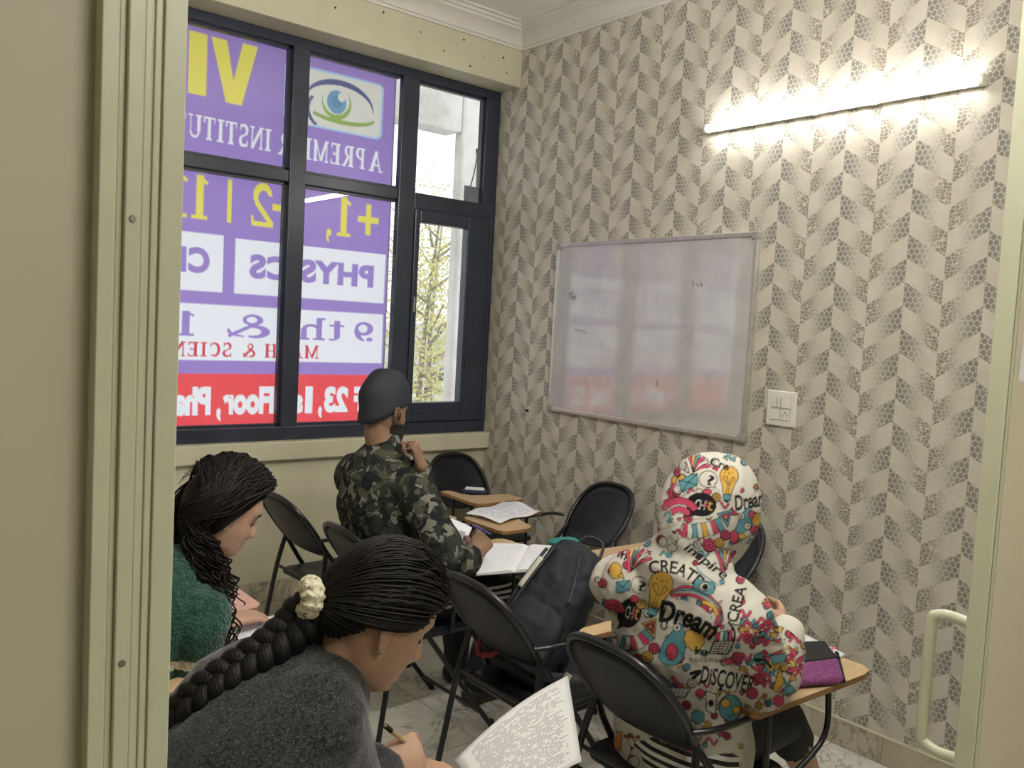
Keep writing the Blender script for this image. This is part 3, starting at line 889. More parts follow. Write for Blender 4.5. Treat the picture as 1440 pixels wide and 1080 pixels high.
BY0, BY1, BZ0, BZ1 = -1.888, -.588, 1.150, 2.072
wb_r = empty('whiteboard', (0, (BY0 + BY1) / 2, BZ0)); tag(wb_r, 'whiteboard with aluminium frame hung on the patterned wall', 'whiteboard')
MB().box((-.016, BY0 + .01, BZ0 + .01), (-.002, BY1 - .01, BZ1 - .01)).build('writing_surface', wbm.mat, wb_r)
fw_ = .022
for lo_, hh in (((-.024, BY0, BZ1 - fw_), (0, BY1, BZ1)), ((-.024, BY0, BZ0), (0, BY1, BZ0 + fw_)), ((-.024, BY0, BZ0 + fw_), (0, BY0 + fw_, BZ1 - fw_)), ((-.024, BY1 - fw_, BZ0 + fw_), (0, BY1, BZ1 - fw_))):
    MB().box(lo_, hh).build('frame_rail', M_alu, wb_r, bevel=.004)
for yy in (BY0, BY1):
    for zz in (BZ0, BZ1):
        sy = 1 if yy == BY0 else -1; sz = 1 if zz == BZ0 else -1
        MB().box((-.027, min(yy - sy * .003, yy + sy * .035), min(zz - sz * .003, zz + sz * .035)), (0, max(yy - sy * .003, yy + sy * .035), max(zz - sz * .003, zz + sz * .035))).build('corner_cap', M_greyp, wb_r, bevel=.006)
# leftover pen marks: "The" and scribbles
M_ink = mat('faded_black_marker', (.10, .10, .12), .6)
def bstroke(b, pts, r=.0016): b.tube([(-.0166, y, z) for y, z in pts], r, 4)
b = MB()
bstroke(b, [(-.700, 1.802), (-.722, 1.806)]); bstroke(b, [(-.711, 1.804), (-.712, 1.765)])
bstroke(b, [(-.727, 1.81), (-.727, 1.766)]); bstroke(b, [(-.727, 1.78), (-.733, 1.787), (-.738, 1.78), (-.738, 1.766)]); bstroke(b, [(-.745, 1.778), (-.757, 1.780), (-.755, 1.788), (-.747, 1.787), (-.744, 1.775), (-.752, 1.766), (-.76, 1.769)])
b.build('pen_mark', M_ink, wb_r)
b = MB(); bstroke(b, [(-.76, 1.605), (-.775, 1.610), (-.785, 1.598), (-.80, 1.606), (-.815, 1.600), (-.83, 1.602), (-.85, 1.592), (-.87, 1.590)]); b.build('pen_mark', M_ink, wb_r)
b = MB(); bstroke(b, [(-1.54, 1.862), (-1.545, 1.835)]); bstroke(b, [(-1.56, 1.85), (-1.57, 1.845), (-1.575, 1.835)]); bstroke(b, [(-1.59, 1.855), (-1.592, 1.835), (-1.60, 1.84)]); b.build('pen_mark', M_ink, wb_r)
b = MB(); bstroke(b, [(-1.365, 1.38), (-1.362, 1.355), (-1.374, 1.35)]); b.build('pen_mark', M_ink, wb_r)

sw = empty('switchboard', (0, -2.055, 1.30)); tag(sw, 'white switch plate with a socket beside the whiteboard', 'switch')
SY0, SY1, SZ0, SZ1 = -2.124, -1.985, 1.242, 1.392
MB().box((-.014, SY0, SZ0), (0, SY1, SZ1)).build('plate', M_white, sw, bevel=.005)
cy = (SY0 + SY1) / 2; cz = (SZ0 + SZ1) / 2
for k, (yy, zz) in enumerate(((cy + .024, cz + .026), (cy - .024, cz + .026), (cy + .024, cz - .026), (cy - .024, cz - .026))):
    MB().box((-.0146, yy - .0228, zz - .0238), (-.013, yy + .0228, zz + .0238)).build('recess', M_greyp, sw)
    if k < 3:
        R_ = Matrix.Translation((-.016, yy, zz)) @ Matrix.Rotation(math.radians(5 if k else -5), 4, 'Z')
        MB().box((-.003, -.0212, -.0222), (.003, .0212, .0222), M=R_).build('switch', M_white, sw, bevel=.0015)
        if k == 0: MB().box((-.0035, -.0205, -.0215), (.002, -.004, .0215), M=Matrix.Translation((-.0165, yy, zz))).build('indicator', mat('grey_indicator', (.50, .50, .44), .4), sw)
    else:
        so = MB().box((-.0170, yy - .0212, zz - .0222), (-.012, yy + .0212, zz + .0222)).build('socket', M_white, sw, bevel=.0015)
        for dy, dz, rr in ((0, .011, .0032), (.0095, .001, .0024), (-.0095, .001, .0024), (.0095, -.009, .0022), (-.0095, -.009, .0022)):
            q = MB(); q.tube([(-.0174, yy + dy, zz + dz), (-.016, yy + dy, zz + dz)], rr, 10); q.build('pin_hole', M_dark, so)
nl = MB(); nl.tube([(0, -.393, 1.128), (-.012, -.393, 1.126)], [.008, .006], 8); tag(nl.build('wall_plug', M_dark, smooth=40), 'small dark plug in the patterned wall left of the whiteboard', 'plug')
# ------------------------------------------------------------------ folding chairs with writing tablets
def perf_mat():
    m = NM('perforated_black_steel', .38, .25)
    x, y, z = m.xyz()
    a = (x * 140.0).fract() - .5; c = (y * 140.0).fract() - .5; d = (z * 140.0).fract() - .5
    e = (a * a).max(c * c).max(d * d)
    m.color(m.mix(m.noise(20, 3).step(.3, .7), (.010, .010, .013), (.016, .016, .020)))
    m.bump(e, .35, .0008)
    return m.mat


def wood_mat(name, c1, c2, rough=.35):
    m = NM(name, rough, .4)
    x, y, z = m.xyz()
    v = m.vec(x * 3.0, y * 30.0, z * 30.0)
    m.color(m.mix(m.noise(1.6, 5, .6, .4, vec=v).step(.3, .72), c1, c2))
    return m.mat


M_perf = perf_mat()
M_lam = wood_mat('tan_laminate', (.52, .36, .20), (.58, .42, .25), .4)
M_lam_pink = mat('salmon_laminate', (.60, .36, .28), .4, var=.04, vs=6)
M_edge = wood_mat('brown_wood_edge', (.24, .12, .045), (.32, .17, .07), .45)
SH = .445   # seat height


def make_chair(pink=False):
    r = empty('folding_chair', (0, 0, 0), 0, True)
    # main frame: front feet, up past the seat to an arched top
    up = V((-.11, 0, .36)).normalized()
    for s in (-1, 1):
        p = bez([(.245, s * .215, .012), (.06, s * .215, .25), (-.10, s * .205, .47), (-.19, s * .170, .60)], 6)
        b = MB(); b.tube(p, .0105, 10); b.build('front_leg', M_black, r, smooth=60)
        b = MB(); b.tube(bez([(-.290, s * .225, .012), (-.250, s * .212, .24), (-.215, s * .198, .46), (-.188, s * .172, .605)], 5), .0105, 10); b.build('rear_leg', M_black, r, smooth=60)
        for x0, sy in ((.247, .215), (-.291, .225)):
            b = MB(); b.tube([(x0 + .004 * (1 if x0 > 0 else -1), s * sy, 0), (x0, s * sy, .03)], .0135, 10); b.build('rubber_foot', M_dark, r, smooth=60)
    arch = []
    for i in range(25):
        a = PI * i / 24
        sa = max(0.0, math.sin(a)); h = .60 + .235 * sa ** .8
        arch.append((-.19 - (h - .60) * .72, math.copysign(abs(math.cos(a)) ** .75, math.cos(a)) * (.170 + .045 * sa ** .6), h))
    b = MB(); b.tube(arch, .0105, 10); b.build('back_frame', M_black, r, smooth=60)
    # backrest panel: leaf shape bulging backward
    n, k = 28, 7
    def bp(a, q):
        sz = math.sin(a)
        yy = math.copysign(abs(math.cos(a)) ** .75, math.cos(a)) * (.166 + (.043 * sz ** .6 if sz > 0 else -.01 * abs(sz))) * q
        h = .60 + (.228 * abs(sz) ** .8 if sz > 0 else -.045 * abs(sz) ** .9) * q
        return V((-.19 - (h - .60) * .72 - .034 * (1 - q * q), yy, h))
    vs = [bp(0, 0)]; fs = []
    for i in range(1, k + 1):
        for j in range(n): vs.append(bp(2 * PI * j / n + .001, i / k))
    for j in range(n): fs.append((0, 1 + j, 1 + (j + 1) % n))
    for i in range(k - 1):
        for j in range(n):
            a0 = 1 + i * n; a1 = a0 + n; fs.append((a0 + j, a1 + j, a1 + (j + 1) % n, a0 + (j + 1) % n))
    b = MB(); b.add(vs, fs); o = b.build('backrest', M_perf, r, smooth=180)
    so = o.modifiers.new('t', 'SOLIDIFY'); so.thickness = .004
    # seat: rounded, slightly dished, rolled rim
    R = rrect(-.20, -.205, .20, .205, .06, 6); m = len(R); vs = []; fs = []
    for i in range(1, 7):
        q = i / 6
        for x, y in R: vs.append((x * q, y * q, SH - .012 * (1 - q * q) - (.010 if q > .98 else 0)))
    vs.append((0, 0, SH - .012)); c0 = len(vs) - 1
    for j in range(m): fs.append((c0, j, (j + 1) % m))
    for i in range(5):
        for j in range(m): fs.append((i * m + j, (i + 1) * m + j, (i + 1) * m + (j + 1) % m, i * m + (j + 1) % m))
    b = MB(); b.add(vs, fs); o = b.build('seat', M_perf, r, smooth=50); so = o.modifiers.new('t', 'SOLIDIFY'); so.thickness = .004; so.offset = 1
    b = MB(); b.tube([(x * .985, y * .985, SH - .014) for x, y in R], .0095, 8, closed=True); b.build('seat_rim', M_black, r, smooth=60)
    for x0, z0, w in ((.20, .07, .215), (-.279, .07, .222)):
        b = MB(); b.tube([(x0, -w, z0), (x0, w, z0)], .008, 8); b.build('stretcher', M_black, r, smooth=60)
    b = MB(); b.tube([(-.215, -.198, .455), (-.215, .198, .455)], .007, 8); b.build('stretcher', M_black, r, smooth=60)
    # writing tablet on the sitter's right: paddle with a narrow arm
    out = [(-.06, -.262), (.14, -.268), (.30, -.275), (.41, -.278), (.455, -.270), (.475, -.24), (.475, .0), (.465, .032), (.44, .045), (.30, .045), (.265, .035), (.24, .0), (.215, -.09), (.17, -.165), (.09, -.195), (-.04, -.198), (-.068, -.21), (-.072, -.245)]
    tz = .685
    t = MB(); t.prism(out, tz - .018, tz - .0012); to = t.build('tablet', M_edge, r, bevel=.003)
    t = MB(); t.prism(out, tz - .0012, tz); t.build('laminate_top', M_lam_pink if pink else M_lam, to)
    t = MB(); t.tube(bez([(-.235, -.196, .655), (-.17, -.228, .662), (-.03, -.232, .660), (.14, -.232, .660), (.30, -.232, .658)], 5), .0085, 8); t.build('tablet_arm', M_black, r, smooth=60)
    for x0, z1 in ((.02, .435), (.30, .435)):
        t = MB(); t.tube(bez([(x0, -.236, .662), (x0, -.236, .52), (min(x0, .17) if x0 > .1 else x0, -.222, z1)], 5), .0085, 8); t.build('tablet_post', M_black, r, smooth=60)
    return r


chair0 = make_chair(); chair_pink = make_chair(True)
CH = 'folding chairs with writing tablets'
chairs = [
    (chair0, (-1.31, -.66), 4, 'empty black folding chair beside the cream wall under the window'),
    (chair0, (-1.34, -1.33), 0, 'black folding chair under the man in the camouflage sweatshirt'),
    (chair0, (-.27, -.39), -90, 'black folding chair in the room corner with a pencil box on its tablet'),
    (chair0, (-.40, -1.155), 180, 'empty black folding chair against the patterned wall, loose sheet on its tablet'),
    (chair0, (-.40, -1.90), 180, 'black folding chair against the patterned wall in front of the hooded student'),
    (chair0, (-1.31, -2.085), 0, 'black folding chair with the navy backpack on its seat'),
    (chair0, (-1.33, -2.69), 0, 'black folding chair under the student in the printed hoodie'),
    (chair_pink, (-2.57, -1.34), 0, 'folding chair with a salmon pink tablet beside the girl in the green sweater'),
    (chair0, (-2.60, -1.82), 0, 'black folding chair under the girl in the green sweater'),
    (chair0, (-2.92, -2.90), 0, 'black folding chair under the girl with the long braid'),
]
first = set()
CHAIR = []
for src, (x, y), rz, lb in chairs:
    if src.name in first: o = copy_tree(src)
    else: o = src; first.add(src.name)
    o.location = (x, y, 0); o.rotation_euler = (0, 0, math.radians(rz)); tag(o, lb, 'chair', CH)
    CHAIR.append(o)
for k_ in (3, 4):
    for ch in CHAIR[k_].children:
        if ch.name.split('.')[0] in ('tablet', 'tablet_arm'): ch.scale.x = .84
# the corner chair's tablet is a shorter one
for ch in CHAIR[2].children:
    if ch.name.split('.')[0] in ('tablet', 'tablet_arm'): ch.scale.x = .66; ch.location.x = -.03
    if ch.name.split('.')[0] == 'tablet_post' and ch.bound_box[6][0] > .2: ch.location.x = -.12
# ------------------------------------------------------------------ people
def skin_mat(name, c, lip):
    m = NM(name, .5, .35)
    n = m.N.new('ShaderNodeAttribute'); n.attribute_name = 'tint'
    s = m.N.new('ShaderNodeSeparateColor'); m.L.new(n.outputs['Color'], s.inputs[0])
    base = m.mix(m.noise(30, 4, .6).step(.3, .7), tuple(q * .93 for q in c), tuple(min(1, q * 1.06) for q in c))
    col = m.mix(Ex(m.nt, s.outputs[0]), base, lip)
    col = m.mix(Ex(m.nt, s.outputs[1]), col, tuple(q * .35 for q in c))
    m.color(col)
    m.b.inputs['Subsurface Weight'].default_value = .12; m.b.inputs['Subsurface Radius'].default_value = (.012, .005, .003); m.b.inputs['Subsurface Scale'].default_value = .5
    m.bump(m.noise(260, 3), .12, .0005)
    return m.mat


HZ = [-.116, -.110, -.098, -.082, -.060, -.036, -.010, .015, .042, .070, .092, .107, .116, .119]
HF = [.040, .062, .078, .082, .080, .079, .080, .084, .086, .078, .062, .042, .022, .0]
HB = [-.005, -.012, -.026, -.040, -.058, -.076, -.090, -.099, -.102, -.094, -.076, -.052, -.026, .0]
HW = [.012, .024, .040, .051, .059, .066, .070, .072, .073, .067, .055, .038, .020, .0]


def head_local(n=72, rows=78, fem=True):
    def g(a, s): return math.exp(-a * a / (2 * s * s))
    out = []
    for i in range(rows):
        z = HZ[0] + (HZ[-1] - HZ[0] - .002) * (i / (rows - 1))
        f = np.interp(z, HZ, HF); b = np.interp(z, HZ, HB); w = np.interp(z, HZ, HW)
        ring = []
        for j in range(n):
            a = 2 * PI * j / n; c, s = math.cos(a), math.sin(a)
            ex = .88
            x = (f if c > 0 else -b) * math.copysign(abs(c) ** ex, c); y = w * math.copysign(abs(s) ** ex, s)
            if c > 0:
                fr = c ** .5
                dx = 0
                nz = np.interp(z, [-.050, -.040, -.030, -.022, .0, .022, .034], [0, .010, .026, .027, .016, .006, 0]); sg = np.interp(z, [-.04, -.025, .0, .03], [.014, .012, .0085, .009])
                dx += nz * g(y, sg)
                for sd in (-1, 1):
                    dx += .006 * g(y - sd * .014, .007) * g(z + .034, .007)
                    dx -= .015 * g(y - sd * .031, .013) * g(z - .010, .011)
                    dx += .0085 * g(y - sd * .031, .0095) * g(z - .008, .006)
                    dx += .005 * g(y - sd * .038, .018) * g(z + .028, .016)
                    dx += .004 * g(y - sd * .028, .016) * g(z - .030, .007)
                dx += .0065 * g(y, .017) * g(z + .0575, .005) + .008 * g(y, .015) * g(z + .0700, .0055) - .006 * g(y, .022) * g(z + .0635, .0026) - .005 * g(y, .02) * g(z + .082, .006)
                dx += .005 * g(y, .016) * g(z + .098, .010)
                x += dx * fr
            ring.append(V((x, y, z)))
        out.append(ring)
    return out


def ear(mb, M, s, sc=1.0):
    """s = +1 left, -1 right; built at the side of the head"""
    o = V((-.008, s * .071, -.004))
    T = lambda p: M @ (o + V((p[0], s * p[1], p[2])) * sc)
    rim = [(.010, .002, -.012), (.012, .006, .004), (.008, .011, .020), (-.002, .015, .029), (-.014, .018, .026), (-.021, .019, .012), (-.020, .017, -.004), (-.013, .013, -.018), (-.004, .008, -.028), (.003, .005, -.031), (.006, .003, -.024)]
    mb.tube([T(p) for p in bez(rim, 4)], [.0042] * 41, 8)
    mb.tube([T(p) for p in bez([(.004, .004, .012), (-.008, .011, .016), (-.012, .012, .002), (-.006, .009, -.012), (.004, .004, -.014)], 4)], .0036, 8)
    inner = [(0, -.004, 0), (-.016, .008, .012), (-.012, .008, -.014), (-.004, .006, .022), (-.002, .004, -.026)]
    mb.tube([T(p) for p in ((-.003, .001, -.024), (-.006, .003, -.012), (-.007, .004, .004), (-.007, .004, .020))], [.007, .010, .0115, .008], 10, flat=.55, hint=M.to_3x3() @ V((0, 1, 0)))
    mb.ellipsoid(T((-.001, .004, -.028)), (.0065 * sc, .0045 * sc, .007 * sc), nu=10, nv=8)


def add_head(mb, c, az, pitch, roll=0, sc=1.0, ears=True):
    f = V((math.sin(az) * math.cos(pitch), math.cos(az) * math.cos(pitch), -math.sin(pitch)))
    R = frame(f)
    R = R @ Matrix.Rotation(roll, 3, 'X')
    M = Matrix.Translation(c) @ R.to_4x4() @ Matrix.Scale(sc, 4)
    rings = [[M @ p for p in r] for r in head_local()]
    mb.loft(rings)
    if ears: ear(mb, M, 1); ear(mb, M, -1)
    return M


def add_neck(mb, M, base, r0=.058, r1=.052):
    mb.limb([base, M @ V((-.022, 0, -.075)), M @ V((-.018, 0, -.03))], [(r0 * 1.15, r0), (r1, r1), (r1 * .95, r1)], M.to_3x3() @ V((0, 1, 0)))


FL = [(.041, .025, .021), (.045, .028, .022), (.042, .026, .021), (.033, .020, .019)]


def add_hand(mb, W, d, n, right, curl, thumb=(.55, .7, .35), tcurl=15, sc=1.0, spread=.06, rf=1.0):
    d = V(d).normalized(); n = V(n); n = (n - d * n.dot(d)).normalized()
    t = d.cross(n) if right else n.cross(d)
    W = V(W); P = lambda a, b, c: W + (d * a + t * b + n * c) * sc
    mb.limb([P(-.01, 0, 0), P(.02, 0, .001), P(.05, .002, .001), P(.082, 0, 0)], [(.026 * sc, .018 * sc), (.031 * sc, .0175 * sc), (.038 * sc, .0155 * sc), (.039 * sc, .0125 * sc)], t)
    mb.limb([P(.012, .012, .006), P(.035, .026, .010)], [.016 * sc, .013 * sc], d)
    tips = []
    for k in range(4):
        b0 = (.030, .010, -.0105, -.029)[k]; a0 = (.082, .086, .082, .074)[k]
        sd = (.9, .25, -.35, -1.0)[k] * spread
        p = P(a0 - .012, b0, 0); pts = [p, P(a0, b0, 0)]; rad = [.0095 * rf, .0093 * rf]; ang = 0
        for q in range(3):
            ang += math.radians(curl[k][q])
            dr = (d * math.cos(ang) + n * math.sin(ang) + t * sd * math.cos(ang)).normalized()
            L = FL[k][q]
            pts += [pts[-1] + dr * L * sc * .55, pts[-1] + dr * L * sc]
            rr = (.0084, .0077, .0068)[q] * (.86 if k == 3 else 1) * rf; rad += [rr, rr * .97]
        rad = [r * sc for r in rad]
        mb.limb(pts, rad, n, n=10); tips.append((pts[-1], dr))
    th = V(thumb); td = (d * th[0] + t * th[1] + n * th[2]).normalized()
    p = P(.018, .020, .008); pts = [p]; rad = [.013 * rf]; ax = td.cross(n + d * .3); ax.normalize()
    for q, L in enumerate((.042, .032, .027)):
        pts += [pts[-1] + td * L * sc * .5, pts[-1] + td * L * sc]; rad += [(.0115, .0105, .0095)[q] * rf, (.0108, .0102, .0078)[q] * rf]
        td = Quaternion(ax, math.radians(tcurl if q else tcurl * .6)) @ td
    mb.limb(pts, [r * sc for r in rad], n, n=10); tips.append((pts[-1], td))
    return tips


def lerp(a, b, t): return V(a) * (1 - t) + V(b) * t


def torso(mb, pel, nk, side, grow=0.0, hunch=0.0, wide=1.0, hem=None, top=True, belly=0):
    pel, nk, side = V(pel), V(nk), V(side)
    ax = (nk - pel).normalized(); fr = side.cross(ax).normalized()      # side points to the left, so this is forward
    q = lambda t, h: lerp(pel, nk, t) - fr * h * hunch
    pts = [pel + V((0, 0, -.05 if hem is None else hem)), pel, q(.22, .35), q(.45, .8), q(.68, 1), q(.84, .75), q(.94, .35), nk]
    g = grow
    rad = [(.165 * wide + g, .12 + g), (.172 * wide + g, .125 + g), (.155 * wide + g, .115 + g + belly), (.150 * wide + g, .112 + g), (.165 * wide + g, .118 + g), (.158 * wide + g, .10 + g), (.110 * wide + g, .075 + g), (.062 + g, .058 + g)]
    mb.limb(pts, rad, side)


def arm(mb, sh, el, wr, grow=0.0, thin=1.0, cuff=None):
    sh, el, wr = V(sh), V(el), V(wr); g = grow
    pts = [sh, lerp(sh, el, .35), lerp(sh, el, .8), el, lerp(el, wr, .25), lerp(el, wr, .7), wr]
    rad = [.056 * thin + g, .050 * thin + g, .043 * thin + g, .041 * thin + g, .042 * thin + g, .033 * thin + g, .026 * thin + g]
    mb.limb(pts, rad, (0, 0, 1), n=16)


def leg(mb, hip, kn, an, grow=0.0, thin=1.0, upto=1.0):
    hip, kn, an = V(hip), V(kn), V(an); g = grow
    pts = [hip, lerp(hip, kn, .4), lerp(hip, kn, .85), kn, lerp(kn, an, .3), lerp(kn, an, .7), an]
    rad = [.085 * thin + g, .078 * thin + g, .062 * thin + g, .058 * thin + g, .057 * thin + g, .043 * thin + g, .036 * thin + g]
    if upto < 1:
        pts[-1] = lerp(kn, an, upto); pts[-2] = lerp(kn, an, upto * .7); rad[-1] = .045 * thin + g; rad[-2] = .05 * thin + g
    mb.limb(pts, rad, (0, 1, 0), n=18)


def foot(mb, an, dr, grow=0.0):
    an = V(an); d = V(dr).normalized(); g = grow
    fz = lambda a, z: V((an.x, an.y, 0)) + d * a + V((0, 0, z))
    mb.limb([fz(-.045, .045), fz(0, .05), fz(.06, .042), fz(.12, .03), fz(.175, .024)], [(.030 + g, .038 + g), (.036 + g, .044 + g), (.040 + g, .036 + g), (.045 + g, .025 + g), (.036 + g, .017 + g)], d.cross(V((0, 0, 1))))
    mb.limb([an, fz(0, .05)], [.036 + g, .038 + g], d)


def tint(o, M, lips=.0, nails=(), stubble=0):
    me = o.data; a = me.color_attributes.new('tint', 'FLOAT_COLOR', 'POINT'); n = len(me.vertices)
    co = np.empty(n * 3, np.float32); me.vertices.foreach_get('co', co); co = co.reshape(-1, 3)
    out = np.zeros((n, 4), np.float32); out[:, 3] = 1
    if M is not None:
        Mi = np.array(M.inverted()); l = co @ Mi[:3, :3].T + Mi[:3, 3]
        fr = l[:, 0] > .05
        m = np.exp(-(l[:, 1] / .020) ** 4) * np.maximum(np.exp(-((l[:, 2] + .0575) / .006) ** 2), np.exp(-((l[:, 2] + .0705) / .0065) ** 2)) * fr
        out[:, 0] = m * lips
        ml = np.exp(-(l[:, 1] / .024) ** 4) * np.exp(-((l[:, 2] + .0635) / .0022) ** 2) * fr * .8
        out[:, 1] = np.maximum(out[:, 1], ml)
        for sd in (-1, 1):
            e = np.exp(-((l[:, 1] - sd * .031) / .015) ** 4) * np.exp(-((l[:, 2] - .0035) / .0022) ** 2) * fr
            out[:, 1] = np.maximum(out[:, 1], e * .9)
            e = np.exp(-((l[:, 1] - sd * .009) / .004) ** 2) * np.exp(-((l[:, 2] + .043) / .003) ** 2) * fr
            out[:, 1] = np.maximum(out[:, 1], e * .8)
    for p, dr in nails:
        q = co - np.array(p - dr * .004); out[:, 0] = np.maximum(out[:, 0], np.exp(-(np.linalg.norm(q, axis=1) / .0075) ** 4) * .6)
    a.data.foreach_set('color', out.ravel())


def hair_mat(name, c, c2):
    m = NM(name, .5, .16)
    m.color(m.mix(m.noise(60, 3).step(.3, .7), c, c2))
    m.b.inputs['Anisotropic'].default_value = .5
    return m.mat


def strands(name, paths, mt, parent, n=5, flat=1.0):
    b = MB()
    for pts, r0, r1 in paths:
        k = len(pts); b.tube(pts, [r0 + (r1 - r0) * (i / (k - 1)) ** 1.5 if i < k - 1 else r1 * .3 for i in range(k)], n, caps=False, flat=flat)
    o = b.build(name, mt, parent, smooth=180); o['kind'] = 'stuff'
    return o


def brow_lash(M, mt, parent, sides, body):
    bv = bvh_of(body)
    R3 = M.to_3x3()
    for s in sides:
        for nm, pts, r in (('eyebrow', [(.008, .028), (.020, .034), (.032, .035), (.044, .029)], .0028), ('eyelash', [(.018, .004), (.026, .0005), (.034, .000), (.044, .004)], .0016)):
            P = []
            for y, z in bez([(a, c, 0) for a, c in pts], 4) and [(q[0], q[1]) for q in bez([(a, c, 0) for a, c in pts], 4)]:
                o = M @ V((.16, s * y, z)); h = bv.ray_cast(o, R3 @ V((-1, 0, 0)), .2)
                if h[0] is not None: P.append(h[0] + R3 @ V((.001 if nm == 'eyebrow' else .0025, 0, 0)))
            if len(P) > 3:
                b = MB(); b.tube(P, [r * .5] + [r] * (len(P) - 2) + [r * .3], 6); b.build(nm, mt, parent, smooth=180)


# .................................................................. fabrics
def camo_mat():
    m = NM('camouflage_sweatshirt', .85, .2)
    n1 = m.noise(17, 1.5, .5, .6); n2 = m.noise(20, 1.5, .5, .7, vec=m.vec(*[q + k for q, k in zip(m.xyz(), (3.1, 1.7, .4))])); n3 = m.noise(25, 1.5, .5, .8, vec=m.vec(*[q + k for q, k in zip(m.xyz(), (7.7, 4.2, 9.1))]))
    c = m.mix(n1.step(.50, .515), (.010, .012, .013), (.024, .030, .022))
    c = m.mix(n2.step(.575, .585), c, (.065, .062, .045))
    c = m.mix(n3.step(.60, .612), c, (.16, .155, .13))
    m.color(c); m.bump(m.noise(300, 3), .3, .001)
    return m.mat


def speckle_mat():
    m = NM('charcoal_marl_knit', .95, .1)
    n = m.noise(170, 3, .75); v = m.voronoi(240, 'F1', 1.0)
    c = m.mix(n.step(.35, .62), (.008, .008, .009), (.034, .034, .036))
    c = m.mix(m.noise(330, 2, .8).step(.60, .70), c, (.15, .15, .15))
    m.color(c); m.bump(n + v * -.6, .45, .0025)
    m.b.inputs['Sheen Weight'].default_value = .25
    return m.mat


def green_knit():
    m = NM('green_cable_knit', .95, .1)
    x, y, z = m.xyz()
    n = m.noise(60, 3, .6)
    w = z + n * .03 + (m.noise(7, 1) - .5) * .05
    c = m.mix(n.step(.3, .7), (.010, .040, .028), (.022, .075, .050))
    s1 = (w - .735).abs().step(.016, .011); s2 = (w - .675).abs().step(.014, .009); s3 = (w - .56).abs().step(.012, .008)
    st_ = s1.max(s2).max(s3)
    c = m.mix(st_, c, m.mix(n.step(.35, .65), (.42, .38, .31), (.66, .62, .54)))
    m.color(c); m.bump(n + m.voronoi(110, 'F1', .8) * -1.2, .8, .006)
    m.b.inputs['Sheen Weight'].default_value = .2
    return m.mat


M_hair = hair_mat('black_hair', (.004, .0035, .0035), (.009, .007, .0065))
M_hair_b = hair_mat('dark_brown_hair', (.005, .004, .004), (.011, .008, .007))
M_beard = mat('dark_beard', (.012, .010, .009), .8, bump=.8, bs=300, bd=.003)
M_navy = mat('navy_track_fabric', (.006, .007, .014), .7, bump=.2, bs=60, bd=.004)
M_blackcloth = mat('black_leggings', (.008, .008, .009), .8, bump=.2, bs=80)
M_shoe = mat('dark_shoe', (.015, .013, .013), .5, bump=.2)


def person(label, loc):
    r = empty('person', loc); tag(r, label, 'person'); return r


def rad(a): return math.radians(a)


